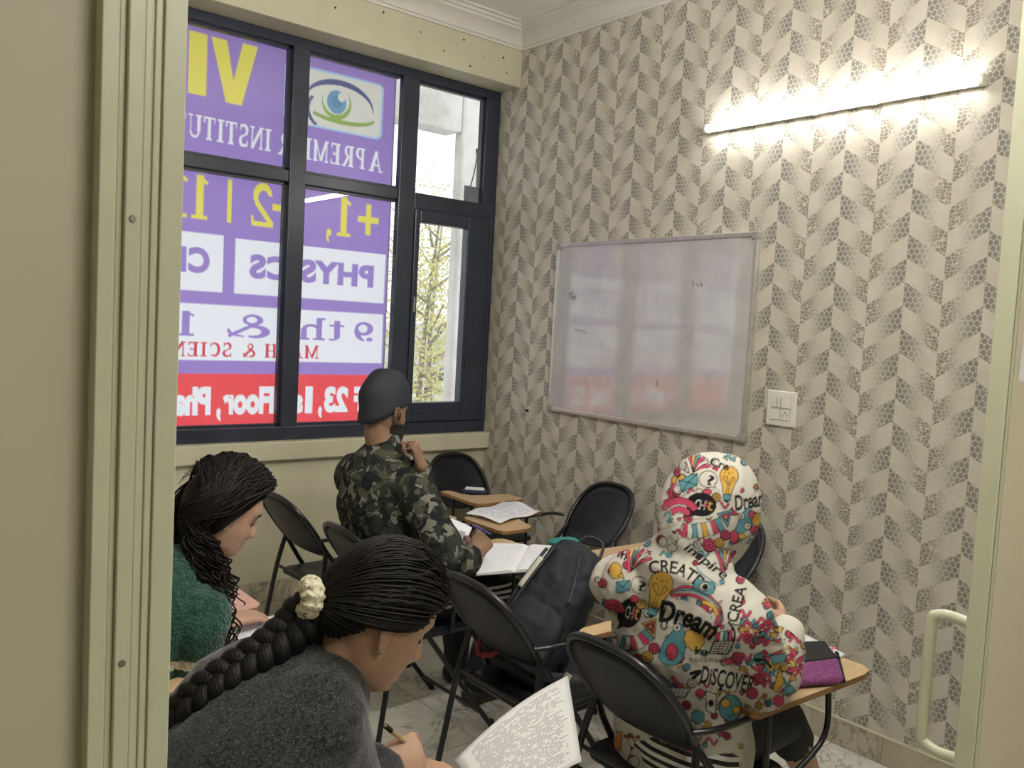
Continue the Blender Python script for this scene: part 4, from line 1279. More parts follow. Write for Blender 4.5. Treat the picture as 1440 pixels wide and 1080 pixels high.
# .................................................................. man in camouflage, seen from behind
def man():
    root = person('man in camouflage sweatshirt and black cap resting his chin on one hand', (-1.40, -1.33, 0))
    pel = V((-1.42, -1.31, .53)); nk = V((-1.485, -1.285, 1.105)); side = V((-.12, 1, 0)).normalized()
    shR, shL = V((-1.465, -1.462, .985)), V((-1.535, -1.118, .985))
    elR, wrR = at(637, 792, 3.02), at(664, 786, 3.17)
    elL = V((-1.27, -1.13, .80)); wrL = at(592, 654, 3.17)
    hd = V((-1.478, -1.270, 1.248))
    hips = [V((-1.38, -1.31 + s * .095, .53)) for s in (-1, 1)]
    kn = [V((-.98, -1.46, .53)), V((-1.0, -1.14, .53))]; an = [V((-1.02, -1.34, .085)), V((-.95, -1.10, .085))]
    b = MB(); M = add_head(b, hd, rad(80), rad(4), 0, 1.0); add_neck(b, M, nk + V((.0, 0, -.02)), .062, .058)
    torso(b, pel, nk, side, 0, .03)
    for s, e, w in ((shR, elR, wrR), (shL, elL, wrL)): b.limb([lerp(nk, s, .3) - V((0, 0, .03)), s], [.06, .058], (1, 0, 0)); arm(b, s, e, w)
    tR = add_hand(b, wrR + V((.01, .005, .012)), at(690, 748, 3.27) - wrR, V((.35, .7, -.2)), True, [(40, 55, 30), (58, 70, 40), (65, 75, 45), (70, 80, 45)], (.75, .35, .55), 22, 1.12)
    tL = add_hand(b, wrL, at(579, 608, 3.16) - wrL, V((-.62, .75, .1)), False, [(70, 80, 45), (74, 84, 45), (78, 86, 45), (80, 88, 45)], (.85, .2, .5), 12, .98)
    for h, k, a in zip(hips, kn, an): leg(b, h, k, a); foot(b, a, (1, .12, 0))
    body = remesh('body', b, .0045, 3, skin_mat('tan_skin', (.235, .14, .09), (.20, .09, .07)), root); tint(body, M, .5, tR + tL)
    # sweatshirt
    c = MB(); torso(c, pel, nk + V((0, 0, -.01)), side, .022, .045, 1.06, -.07)
    c.limb([nk + V((.0, 0, -.03)), nk + V((.005, 0, .03))], [(.080, .076), (.072, .070)], side)
    for s, e, w in ((shR, elR, wrR), (shL, elL, wrL)):
        c.limb([lerp(nk, s, .2) - V((0, 0, .05)), lerp(nk, s, .75) - V((0, 0, .02)), s], [(.085, .085), (.085, .082), (.076, .076)], (1, 0, 0)); arm(c, s, e, lerp(e, w, .93), .022, 1.05)
    sw_ = remesh('sweatshirt', c, .007, 5, camo_mat(), root, disp=((.10, .022, 2), (.04, .006, 1)))
    # track trousers with three stripes on the outer seam
    c = MB(); c.limb([pel + V((-.04, 0, -.03)), pel + V((0, 0, .02))], [(.185, .14), (.18, .135)], side)
    for h, k, a in zip(hips, kn, an): leg(c, h, k, a, .016, 1.05)
    tr_ = remesh('track_trousers', c, .008, 4, M_navy, root, disp=((.09, .016, 2),))
    bv = bvh_of(tr_)
    for q in (-.022, 0, .022):
        P = []
        for i in range(22):
            p = lerp(hips[0], kn[0], .15 + .85 * i / 21) + V((0, -.3, .012 + q)); h = bv.ray_cast(p, V((0, 1, 0)), .6)
            if h[0] is not None: P.append(h[0] + V((0, -.001, 0)))
        if len(P) > 4:
            s_ = MB(); s_.loft([[p + V((0, -.001, .006)), p + V((0, -.001, -.006)), p + V((0, .003, -.006)), p + V((0, .003, .006))] for p in P]); s_.build('stripe', mat('white_stripe', (.62, .62, .60), .7), tr_, recalc=True)
    for a in an:
        c = MB(); foot(c, a + V((0, 0, -.02)), (1, .12, 0), .006); remesh('shoe', c, .006, 3, M_shoe, root)
    # fitted cap: deep at the nape, rising over the ears to the brow
    rings = []
    n = 40
    for i in range(15):
        t = i / 14
        ring = []
        for j in range(n):
            a = 2 * PI * j / n; ca, sa = math.cos(a), math.sin(a)
            low = .050 * max(ca, 0) + .022 * (1 - abs(ca)) - .050 * max(-ca, 0) ** .8
            ph = t * PI / 2
            zt = .168; z = low + (zt - low) * math.sin(ph) ** 1.0
            k = math.cos(ph) ** .62 if t < 1 else 0.0
            fx, bx, wy = .098, .112, .086
            x = (fx if ca > 0 else bx) * ca * k - .012 * t; y = wy * sa * k
            wr = .0022 * math.sin(a * 9 + z * 60) * (1 - t)
            if ca < 0: x -= .018 * math.exp(-((z - .075) / .045) ** 2) * (-ca)
            ring.append(M @ V((x * (1 + wr * 8), y * (1 + wr * 8), z)))
        rings.append(ring)
    c = MB(); c.loft(rings); cap = c.build('cap', mat('navy_black_cap_cloth_hazed', (.012, .016, .026), .75, bump=.2, bs=40, bd=.004), root, smooth=180, recalc=True)  # navy-black cloth, its colour lifted to include lens haze
    # beard: shell over jaw plus short hairs
    c = MB(); hl = head_local(48, 44); sh = []
    for i, r in enumerate(hl):
        z = r[0].z
        if z > -.030: continue
        q = min(1.0, (-.030 - z) / .03)
        sh.append([M @ V((p.x + (.010 * q - .004 if p.x > 0 else 0), p.y * ((.985 + .06 * q) if p.x > -.02 else .95), p.z - .020 * q)) if p.x > -.026 else M @ V((p.x * .9, p.y * .8, p.z)) for p in r])
    c.loft(sh)
    bd_ = remesh('beard', c, .005, 2, M_beard, root, disp=((.015, .006, 2),))
    rn = random.Random(3); bvb = bvh_of(body); hairs = []
    for k in range(900):
        a_ = rn.uniform(-105, 105); z = rn.uniform(-.115, .015)
        if abs(a_) < 78 and z > -.028 - .02 * (1 - abs(a_) / 78): continue
        o_ = M @ V((.25 * math.cos(rad(a_)), .25 * math.sin(rad(a_)), z)); c_ = M @ V((0, 0, z)); h = bvb.ray_cast(o_, (c_ - o_).normalized(), .3)
        if h[0] is None: continue
        n_ = -(c_ - o_).normalized(); dn = M.to_3x3() @ V((0, 0, -1)); L = rn.uniform(.008, .020)
        hairs.append(([h[0] - n_ * .002, h[0] + n_ * .004 + dn * L * .5, h[0] + n_ * .005 + dn * L], .0009, .0005))
    strands('beard_hairs', hairs, M_beard, bd_, 3)
    return root


# .................................................................. girl with the braid, nearest the door
def braid_girl():
    root = person('girl in charcoal knit sweater with a long braid bending over a printed sheet', (-2.9, -2.9, 0))
    pel = V((-2.90, -2.90, .53)); nk = at(452, 915, 1.47); side = V((-.25, 1, .0)).normalized()
    shR, shL = at(438, 1010, 1.33), nk + V((.02, .17, -.14))
    elR, wrR = at(492, 1140, 1.40), at(534, 1078, 1.50)
    elL = V((-2.50, -2.60, .70)); wrL = V((-2.30, -2.72, .705))
    hd = at(534, 872, 1.45)
    hips = [V((-2.86, -2.90 + s * .095, .53)) for s in (-1, 1)]
    kn = [V((-2.46, -2.98, .53)), V((-2.46, -2.80, .53))]; an = [V((-2.42, -2.98, .085)), V((-2.46, -2.80, .085))]
    b = MB(); M = add_head(b, hd, rad(101), rad(31), 0, .97); add_neck(b, M, nk + V((-.01, 0, -.03)), .056, .050)
    torso(b, pel, nk, side, 0, .0)
    for s, e, w in ((shR, elR, wrR), (shL, elL, wrL)): b.limb([lerp(nk, s, .3), s], [.055, .052], (1, 0, 0)); arm(b, s, e, w, 0, .92)
    tR = add_hand(b, wrR, at(600, 1052, 1.56) - wrR, V((.25, .5, -.55)), True, [(52, 74, 30), (66, 82, 40), (74, 86, 44), (78, 88, 48)], (.9, .12, .55), 22, .98)
    tL = add_hand(b, wrL, V((.8, -.5, .02)), V((0, 0, -1)), False, [(12, 20, 12)] * 4, (.6, .7, .1), 8, .95)
    for h, k, a in zip(hips, kn, an): leg(b, h, k, a); foot(b, a, (1, 0, 0))
    body = remesh('body', b, .0036, 3, skin_mat('warm_skin', (.36, .215, .14), (.30, .11, .09)), root); tint(body, M, .6, tR)
    brow_lash(M, M_hair, root, (-1, 1), body)
    c = MB(); torso(c, pel, nk + V((-.01, 0, -.01)), side, .026, .02, 1.05, -.09)
    c.limb([nk + V((-.015, 0, -.035)), nk + V((.002, 0, .012))], [(.082, .076), (.072, .068)], side)
    for s, e, w in ((shR, elR, wrR), (shL, elL, wrL)):
        c.limb([lerp(nk, s, .15) - V((0, 0, .05)), lerp(nk, s, .7) - V((0, 0, .012)), s], [(.088, .088), (.086, .084), (.078, .078)], (1, 0, 0)); arm(c, s, e, lerp(e, w, .90), .030, 1.0)
    remesh('sweater', c, .007, 6, speckle_mat(), root, disp=((.12, .022, 2), (.02, .004, 2)))
    c = MB(); c.limb([pel + V((-.04, 0, -.03)), pel + V((0, 0, .02))], [(.18, .135), (.175, .13)], side)
    for h, k, a in zip(hips, kn, an): leg(c, h, k, a, .012)
    remesh('trousers', c, .009, 4, M_blackcloth, root)
    for a in an:
        c = MB(); foot(c, a + V((0, 0, -.02)), (1, 0, 0), .006); remesh('shoe', c, .007, 3, M_shoe, root)
    # combed-back hair
    rn = random.Random(11)
    c0 = V((-.006, 0, .018)); rd = V((.099, .082, .112))
    def surf(dv, off=0.0): dv = dv.normalized(); return c0 + V((dv.x * (rd.x + off), dv.y * (rd.y + off), dv.z * (rd.z + off)))
    tie = V((-.124, 0, -.016))
    def hairline(al):
        a = abs(al)
        return np.interp(a, [0, 30, 55, 68, 78, 86, 96, 108, 118, 140, 180], [31, 29, 22, 8, 0, 12, 16, 8, -16, -34, -40])
    paths = []
    for k in range(1500):
        al = rn.uniform(-180, 180); e0 = hairline(al); el_ = e0 + (88 - e0) * (rn.random() ** 1.6 if k % 3 else 0) + rn.uniform(-1.5, 1.5)
        a = rad(al); e = rad(el_)
        d0 = V((math.cos(e) * math.cos(a), math.cos(e) * math.sin(a), math.sin(e)))
        d1 = (tie - c0).normalized()
        off = .002 + .010 * rn.random()
        P = []
        for i in range(13):
            t = i / 12
            d = d0.lerp(d1, t ** .9)
            if d.length < 1e-3: d = V((0, 0, 1))
            bulge = .010 * math.sin(PI * t)
            p = surf(d, off + bulge)
            if t > .75: p = p.lerp(tie + V((.015 * (1 - t) * 4, rn.gauss(0, .008), rn.gauss(0, .008))), ((t - .75) / .25) ** 2)
            P.append(M @ p)
        paths.append((P, .0022, .0026))
    cap = MB(); rings = []
    for i in range(22):
        ph = i / 21
        ring = []
        for j in range(48):
            al = 360 * j / 48; al = al - 360 if al > 180 else al
            e0 = hairline(al) + 1.5; e = rad(e0 + (89.5 - e0) * ph); a = rad(al)
            d = V((math.cos(e) * math.cos(a), math.cos(e) * math.sin(a), math.sin(e)))
            ring.append(M @ surf(d, .004 + .006 * min(1, ph * 6)))
        rings.append(ring)
    cap.loft(rings)
    scalp = cap.build('hair', M_hair, root, smooth=180, recalc=True)
    strands('combed_strands', paths, M_hair, scalp, 4)
    # scrunchie and braid
    tw = M @ tie
    t2 = M @ V((-.160, 0, -.03))
    b0 = tw + (t2 - tw) * .55
    dirb = (t2 - tw).normalized()
    sc_ = MB(); u = dirb.orthogonal().normalized(); v = dirb.cross(u)
    ringp = [tw + dirb * .012 + (u * math.cos(q) + v * math.sin(q)) * .0185 for q in (2 * PI * i / 96 for i in range(96))]
    sc_.tube(ringp, [.0185 + .0016 * math.sin(i * .785) for i in range(96)], 12, closed=True)
    sm_ = NM('cream_printed_scrunchie', .85); sm_.color(sm_.mix(sm_.noise(150, 2, .6, 1.5).step(.57, .62), (.50, .46, .33), (.08, .07, .04))); sm_.bump(sm_.noise(60, 3), .6, .004)
    remesh('scrunchie', sc_, .0025, 1, sm_.mat, root, disp=((.012, .012, 2),))
    path = bez([tw + dirb * .005, at(424, 872, 1.395), at(390, 904, 1.375), at(348, 932, 1.355), at(304, 960, 1.335), at(265, 990, 1.325), at(236, 1025, 1.34), at(212, 1080, 1.38)], 16)
    nP = len(path); bd = MB()
    for k in range(3):
        P = []; R_ = []
        for i, p in enumerate(path):
            t = i / (nP - 1); tg = (path[min(i + 1, nP - 1)] - path[max(i - 1, 0)]).normalized()
            nn = V((-.25, -.5, .85)); nn = (nn - tg * nn.dot(tg)).normalized(); sd = tg.cross(nn)
            ph = 2 * PI * (t * 4.6 + k / 3); am = min(1, t * 9) * (.019 - .007 * t)
            P.append(p + sd * math.sin(ph) * am * 1.25 + nn * math.sin(2 * ph) * am * .5); R_.append((.0185 - .0075 * t) * (1.12 if t > .06 else 1.2))
        bd.tube(P, R_, 12)
    bm_ = NM('braided_black_hair', .55, .18); x_, y_, z_ = bm_.xyz(); w_ = bm_.N.new('ShaderNodeTexWave'); w_.inputs['Scale'].default_value = 60; w_.inputs['Distortion'].default_value = 6; w_.inputs['Detail'].default_value = 3; bm_.L.new(bm_.coord(), w_.inputs[0])
    bm_.color((.006, .005, .005)); bm_.bump(Ex(bm_.nt, w_.outputs['Fac']), .22, .002)
    br = bd.build('braid', bm_.mat, root, smooth=180)
    fz_ = []
    for k in range(140):
        i = rn.randrange(4, nP - 6); p = path[i]; q = path[min(i + rn.randrange(3, 9), nP - 1)]
        o = V((rn.gauss(0, 1), rn.gauss(0, 1), rn.gauss(0, 1))).normalized() * .022
        fz_.append(([p + o, p.lerp(q, .4) + o * 1.35, p.lerp(q, .8) + o * 1.2, q + o], .0006, .0004))
    strands('loose_hair', fz_, M_hair, br, 3)
    # ear stud
    e_ = MB(); e_.ellipsoid(M @ V((-.006, -.0795, -.034)), (.0028, .0028, .004), nu=10, nv=8); e_.tube([M @ V((-.006, -.079, -.036)), M @ V((-.006, -.080, -.046))], .0012, 6)
    e_.build('earring', mat('gold', (.75, .62, .35), .25, metal=1), root, smooth=60)
    return root


# .................................................................. girl in green, long wavy hair
def green_girl():
    root = person('girl in green cable knit sweater with long dark wavy hair looking down', (-2.6, -1.82, 0))
    hd = at(318, 722, 2.36)
    pel = V((-2.60, -1.82, .53)); nk = hd + V((-.075, -.01, -.155)); side = V((-.1, 1, 0)).normalized()
    shR, shL = nk + V((-.05, -.17, -.07)), nk + V((0, .17, -.07))
    elR = at(268, 962, 2.22); wrR = at(318, 876, 2.40)
    elL = V((-2.44, -1.60, .66)); wrL = V((-2.28, -1.70, .62))
    hips = [V((-2.56, -1.82 + s * .095, .53)) for s in (-1, 1)]
    kn = [V((-2.16, -1.90, .53)), V((-2.16, -1.72, .53))]; an = [V((-2.12, -1.90, .085)), V((-2.12, -1.72, .085))]
    b = MB(); M = add_head(b, hd, rad(100), rad(26), 0, .97); add_neck(b, M, nk + V((-.01, 0, -.03)), .054, .048)
    torso(b, pel, nk, side, 0, .06)
    for s, e, w in ((shR, elR, wrR), (shL, elL, wrL)): b.limb([lerp(nk, s, .3), s], [.055, .052], (1, 0, 0)); arm(b, s, e, w, 0, .9)
    tR = add_hand(b, wrR + V((.01, 0, .004)), at(376, 862, 2.52) - wrR, V((.0, .1, -1)), True, [(14, 22, 14), (16, 24, 14), (16, 26, 14), (16, 26, 16)], (.75, .6, .1), 8, .96, .03)
    tL = add_hand(b, wrL, V((.8, -.4, 0)), V((0, 0, -1)), False, [(14, 22, 14)] * 4, (.7, .6, .1), 8, .95)
    for h, k, a in zip(hips, kn, an): leg(b, h, k, a); foot(b, a, (1, 0, 0))
    body = remesh('body', b, .0040, 3, skin_mat('fair_skin', (.42, .26, .19), (.36, .13, .11)), root); tint(body, M, .7, tR)
    brow_lash(M, M_hair_b, root, (-1, 1), body)
    c = MB(); torso(c, pel, nk + V((-.01, 0, -.01)), side, .030, .085, 1.05, -.09)
    c.limb([nk + V((-.015, 0, -.035)), nk + V((.002, 0, .02))], [(.082, .076), (.070, .066)], side)
    for s, e, w in ((shR, elR, wrR), (shL, elL, wrL)):
        c.limb([lerp(nk, s, .15) - V((0, 0, .05)), lerp(nk, s, .7) - V((0, 0, .015)), s], [(.088, .088), (.080, .078), (.068, .068)], (1, 0, 0)); arm(c, s, e, lerp(e, w, .84), .018, 1.0)
    remesh('sweater', c, .007, 5, green_knit(), root, disp=((.10, .024, 2), (.03, .008, 2)))
    c = MB(); c.limb([pel + V((-.04, 0, -.03)), pel + V((0, 0, .02))], [(.18, .135), (.175, .13)], side)
    for h, k, a in zip(hips, kn, an): leg(c, h, k, a, .012)
    remesh('trousers', c, .009, 4, M_navy, root)
    for a in an:
        c = MB(); foot(c, a + V((0, 0, -.02)), (1, 0, 0), .006); remesh('shoe', c, .007, 3, M_shoe, root)
    rn = random.Random(5)
    c0 = V((-.010, 0, .020)); rd = V((.104, .088, .112))
    def surf(dv, off=0.0): dv = dv.normalized(); return c0 + V((dv.x * (rd.x + off), dv.y * (rd.y + off), dv.z * (rd.z + off)))
    def hairline(al): return np.interp(abs(al), [0, 30, 55, 72, 84, 95, 180], [36, 34, 26, 8, -12, -40, -62])
    cap = MB(); rings = []
    for i in range(22):
        ph = i / 21; ring = []
        for j in range(48):
            al = 360 * j / 48; al = al - 360 if al > 180 else al
            e0 = hairline(al); e = rad(e0 + (89.5 - e0) * ph); a = rad(al)
            d = V((math.cos(e) * math.cos(a), math.cos(e) * math.sin(a), math.sin(e)))
            ring.append(M @ surf(d, .006 + .012 * min(1, ph * 5)))
        rings.append(ring)
    cap.loft(rings); scalp = cap.build('hair', M_hair_b, root, smooth=180, recalc=True)
    paths = []
    up_ = V((0, 0, 1))
    for k in range(1250):
        s = -1 if rn.random() < .68 else 1
        x0 = rn.uniform(-.95, .72)                       # along the parting, front to crown
        root_d = V((x0, s * rn.uniform(.02, .16), 1.0 - .55 * x0 * x0)).normalized()
        depth_ = rn.random()
        # sweep back over the ear
        mid = V((-.30 - .55 * rn.random() + .25 * (x0 > .3), s * 1.0, rn.uniform(-.05, .45))).normalized()
        low = V((-.80 + rn.gauss(0, .14), s * .72, -.50 + rn.gauss(0, .1))).normalized()
        off = .012 + .034 * depth_
        P = [M @ surf(root_d, off * .6 + .004)]
        for t in (.2, .4, .6, .8, 1.0): P.append(M @ surf(root_d.lerp(mid, t), off))
        for t in (.35, .7, 1.0): P.append(M @ surf(mid.lerp(low, t), off + .012 * t))
        # hang
        fall = rn.uniform(.16, .40) if s < 0 else rn.uniform(.2, .36)
        base = P[-1]; goal = base + V((rn.gauss(.040, .026), rn.gauss(-.055, .026) * (1 if s < 0 else -.2), -fall))
        ph0 = rn.uniform(0, 6.3); am = rn.uniform(.008, .018); fr_ = rn.choice((3.0, 3.6, 4.2)); ph0 = rn.choice((0, 1.5, 3.1, 4.6)) + rn.gauss(0, .3)
        for i in range(1, 27):
            t = i / 26; q = base.lerp(goal, t); q.x += .02 * math.sin(PI * t)
            w = am * min(1, t * 3)
            P.append(q + V((math.cos(ph0 + t * fr_ * 2 * PI), math.sin(ph0 + t * fr_ * 2 * PI), 0)) * w)
        paths.append((P, .0031, .0022))
    strands('wavy_locks', paths, M_hair_b, scalp, 4)
    fz_ = []
    for k in range(160):
        d0 = V((rn.uniform(-1, .15), rn.uniform(-1, .6), rn.uniform(.1, 1))).normalized(); p = M @ surf(d0, .03); q = M @ surf((d0 + V((-.3, rn.gauss(0, .3), -.3))).normalized(), .036 + .012 * rn.random())
        fz_.append(([p, p.lerp(q, .5) + (p - hd).normalized() * .006, q], .0005, .0004))
    strands('flyaway_hair', fz_, M_hair_b, scalp, 3)
    return root


# .................................................................. student in the printed hoodie
def hood_girl():
    root = person('student in white doodle print hoodie with the hood up, writing at a tablet', (-1.40, -2.68, 0))
    pel = V((-1.345, -2.68, .53)); nk = V((-1.455, -2.765, 1.015)); side = V((.05, 1, .0)).normalized()
    shR, shL = V((-1.485, -2.925, .945)), V((-1.535, -2.60, .95))
    elR, wrR = at(1078, 962, 2.12), at(1106, 890, 2.19)
    elL = V((-1.33, -2.52, .76)); wrL = at(1052, 893, 2.28)
    hd = V((-1.402, -2.775, 1.158))
    hips = [V((-1.31, -2.68 + s * .095, .53)) for s in (-1, 1)]
    kn = [V((-.93, -2.735, .465)), V((-.93, -2.58, .50))]; an = [at(1100, 1090, 2.72), V((-.86, -2.56, .085))]
    an[0] = V((-.60, -2.68, .105))
    b = MB(); M = add_head(b, hd, rad(84), rad(24), 0, .97); add_neck(b, M, nk + V((0, 0, -.03)), .054, .048)
    torso(b, pel, nk, side, 0, .05)
    for s, e, w in ((shR, elR, wrR), (shL, elL, wrL)): b.limb([lerp(nk, s, .3), s], [.055, .052], (1, 0, 0)); arm(b, s, e, w, 0, .92)
    tR = add_hand(b, wrR + V((.0, 0, .005)), at(1098, 862, 2.27) - wrR, V((-.2, .9, -.1)), True, [(40, 55, 30), (55, 60, 35), (60, 65, 40), (60, 70, 40)], (.8, .3, .5), 18, .96)
    tL = add_hand(b, wrL, at(1092, 900, 2.30) - wrL, V((.1, 0, -1)), False, [(20, 30, 16), (24, 34, 20), (26, 36, 20), (28, 36, 20)], (.75, .5, .3), 10, .95)
    for h, k, a in zip(hips, kn, an): leg(b, h, k, a, 0, .95); foot(b, a, (1, -.25, 0))
    body = remesh('body', b, .0050, 3, skin_mat('light_tan_skin', (.46, .28, .19), (.38, .14, .12)), root); tint(body, M, .6, tR + tL)
    brow_lash(M, M_hair, root, (-1, 1), body)
    c = MB(); torso(c, pel, nk + V((.0, 0, -.02)), side, .028, .035, 1.12, -.10)
    for s, e, w in ((shR, elR, wrR), (shL, elL, wrL)):
        c.limb([lerp(nk, s, .15) - V((0, 0, .06)), lerp(nk, s, .7) - V((0, 0, .03)), s], [(.10, .10), (.098, .096), (.088, .088)], (1, 0, 0)); arm(c, s, e, lerp(e, w, .84), .030, 1.0)
    # hood: dome over the head, skirt to the shoulders
    R3 = M.to_3x3().normalized()
    rings = []
    for x, w_, zt, zb in ((.075, .100, .128, -.150), (.055, .112, .140, -.165), (.02, .120, .150, -.18), (-.03, .124, .150, -.19), (-.075, .116, .138, -.185), (-.11, .098, .112, -.165), (-.132, .070, .075, -.13), (-.145, .035, .035, -.09)):
        ring = []
        for j in range(28):
            a = 2 * PI * j / 28; s_ = math.sin(a); c_ = math.cos(a)
            z = zt * s_ if s_ > 0 else -zb * s_
            ring.append(M @ V((x, w_ * (abs(c_) ** .85) * math.copysign(1, c_) * (1 if s_ > 0 else 1 + .12 * s_), z)))
        rings.append(ring)
    c.loft(rings)
    c.limb([hd + V((-.055, 0, -.10)), nk + V((-.045, .0, -.02)), nk + V((-.055, .0, -.09))], [(.118, .095), (.150, .105), (.150, .08)], side)
    hood = remesh('hoodie', c, .006, 6, mat('white_hoodie_cotton', (.50, .475, .42), .85, bump=.25, bs=120), root, disp=((.11, .020, 2), (.045, .008, 1)))
    for w, e in ((wrR, elR), (wrL, elL)):
        d = (w - e).normalized(); p = lerp(e, w, .86); cu = MB(); cu.limb([p - d * .012, p + d * .02, p + d * .040], [.049, .047, .041], (0, 0, 1), n=22)
        remesh('cuff', cu, .004, 2, mat('ribbed_cuff', (.62, .60, .52), .9, bump=.6, bs=90, bd=.002), hood)
    c = MB(); c.limb([pel + V((-.04, 0, -.03)), pel + V((0, 0, .02))], [(.185, .14), (.18, .135)], side)
    leg(c, hips[0], kn[0], an[0], .012, .95, .06); leg(c, hips[1], kn[1], an[1], .014, 1.0, .8)
    remesh('short_leggings', c, .008, 4, M_blackcloth, root)
    # striped shirt tail below the hoodie
    st_m = NM('black_white_striped_cotton', .85); x_, y_, z_ = st_m.xyz(); st_m.color(st_m.mix(((z_ * 42.0 + x_ * 10.0).fract()).gt(.5), (.012, .012, .013), (.62, .61, .58)))
    c = MB(); c.limb([pel + V((-.03, -.055, -.045)), pel + V((-.01, -.045, .03))], [(.165, .150), (.16, .145)], side); remesh('striped_shirt', c, .007, 3, st_m.mat, root, disp=((.06, .012, 1),))
    so_m = NM('yellow_sock', .9); so_m.color(so_m.mix(so_m.voronoi(45, 'F1', .4).lt(.22), (.60, .55, .10), (.02, .02, .02)))
    for a, k in zip(an, kn):
        c = MB(); d = (k - a).normalized(); c.limb([a - d * .01, a + d * .035, a + d * .065], [.043, .042, .041], (0, 1, 0)); remesh('sock', c, .005, 2, so_m.mat, root)
        c = MB(); foot(c, a + V((0, 0, -.03)), (1, -.25, 0), .008); remesh('shoe', c, .006, 3, M_shoe, root)
    return root, hood, M


P_man = man(); P_braid = braid_girl(); P_green = green_girl(); P_hood, HOODIE, HM = hood_girl()
# ------------------------------------------------------------------ papers, books and bags
def written_mat(name, base, ink, axis='y', lines=120.0, amt=.55, word=34.0, margin=None):
    """paper with rows of fine writing: rows along one object axis, broken into words by noise"""
    m = NM(name, .75, .2)
    uv = m.xyz(m.coord('UV'))
    a, c = (uv[0], uv[1]) if axis == 'y' else (uv[1], uv[0])
    row = (c * lines).fract(); r_id = (c * lines).floor()
    inrow = (row - .5).abs().lt(.17)
    n = m.noise(1.0, 3, .7, vec=m.vec(a * word * 3, r_id * 7.3, 0.0)).step(.30, .42)
    gap = m.noise(1.0, 1, .5, vec=m.vec(a * word * .5, r_id * 3.1 + 4.0, 1.0)).step(.40, .46)
    endl = m.noise(1.0, 0, .5, vec=m.vec(0.0, r_id * 5.7, 2.0)) * .6 + .55
    mk = a.gt(.10) * (endl - a).gt(0.0) * c.gt(.07) * c.lt(.93)
    m.color(m.mix(inrow * n * gap * mk * amt, base, ink))
    return m.mat


def sheet(name, corners, mt, bend=None, nu=14, nv=14, thick=.0006, parent=None):
    """curved paper: corners p00,p10,p11,p01; bend(u,v) gives an offset along the up-ish normal"""
    p00, p10, p11, p01 = [V(p) for p in corners]
    nrm = (p10 - p00).cross(p01 - p00).normalized()
    if nrm.z < 0: nrm = -nrm
    vs = []; fs = []; uvs = []
    for j in range(nv + 1):
        for i in range(nu + 1):
            u, v = i / nu, j / nv
            p = (p00 * (1 - u) + p10 * u) * (1 - v) + (p01 * (1 - u) + p11 * u) * v
            if bend: p = p + nrm * bend(u, v)
            vs.append(p); uvs.append((u, v))
    for j in range(nv):
        for i in range(nu): a = j * (nu + 1) + i; fs.append((a, a + 1, a + nu + 2, a + nu + 1))
    me = bpy.data.meshes.new(name); me.from_pydata([tuple(p) for p in vs], [], fs)
    ul = me.uv_layers.new(name='UVMap')
    for lp in me.loops: ul.data[lp.index].uv = uvs[lp.vertex_index]
    o = finish(name, me, mt, parent, smooth=180)
    so = o.modifiers.new('t', 'SOLIDIFY'); so.thickness = thick; so.offset = -1
    return o


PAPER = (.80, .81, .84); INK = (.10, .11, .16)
M_ms = written_mat('handwritten_paper', PAPER, (.12, .15, .32), 'y', 24, .5)
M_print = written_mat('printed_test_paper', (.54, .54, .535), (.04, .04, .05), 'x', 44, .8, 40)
M_note = written_mat('ruled_note_page', (.82, .83, .86), (.30, .34, .48), 'y', 26, .28)
M_pages = mat('page_edges', (.74, .74, .70), .8)
M_cover = mat('dark_book_cover', (.03, .03, .035), .5)

# pencil box on the corner chair
pc = on_z(668, 694, .685)
t = empty('pencil_box', (pc.x, pc.y, .685), rad(-42), True); tag(t, 'navy pencil box with a white eraser lid on the corner chair tablet', 'pencil box')
MB().box((-.065, -.032, 0), (.065, .032, .022)).build('case', mat('navy_plastic', (.012, .02, .07), .35), t, bevel=.008, seg=3)
MB().box((-.055, -.026, .022), (.05, .026, .031)).build('white_lid', mat('white_felt', (.70, .72, .76), .8, bump=.4), t, bevel=.004)
MB().box((-.066, -.012, .008), (-.064, .012, .015)).build('label_strip', M_white, t)

# loose handwritten sheet on the empty chair's tablet by the papered wall
z0 = .692
o = sheet('loose_sheet', [on_z(655, 722, z0 + .006), on_z(704, 736, z0 + .002), on_z(758, 719, z0 + .004), on_z(706, 705, z0 + .004)], M_ms, lambda u, v: .022 * math.sin(PI * u * 1.0) ** 2 * (.4 + .6 * v) + .008 * math.sin(2 * PI * v))
tag(o, 'curled handwritten sheet lying on the empty chair tablet', 'sheet')

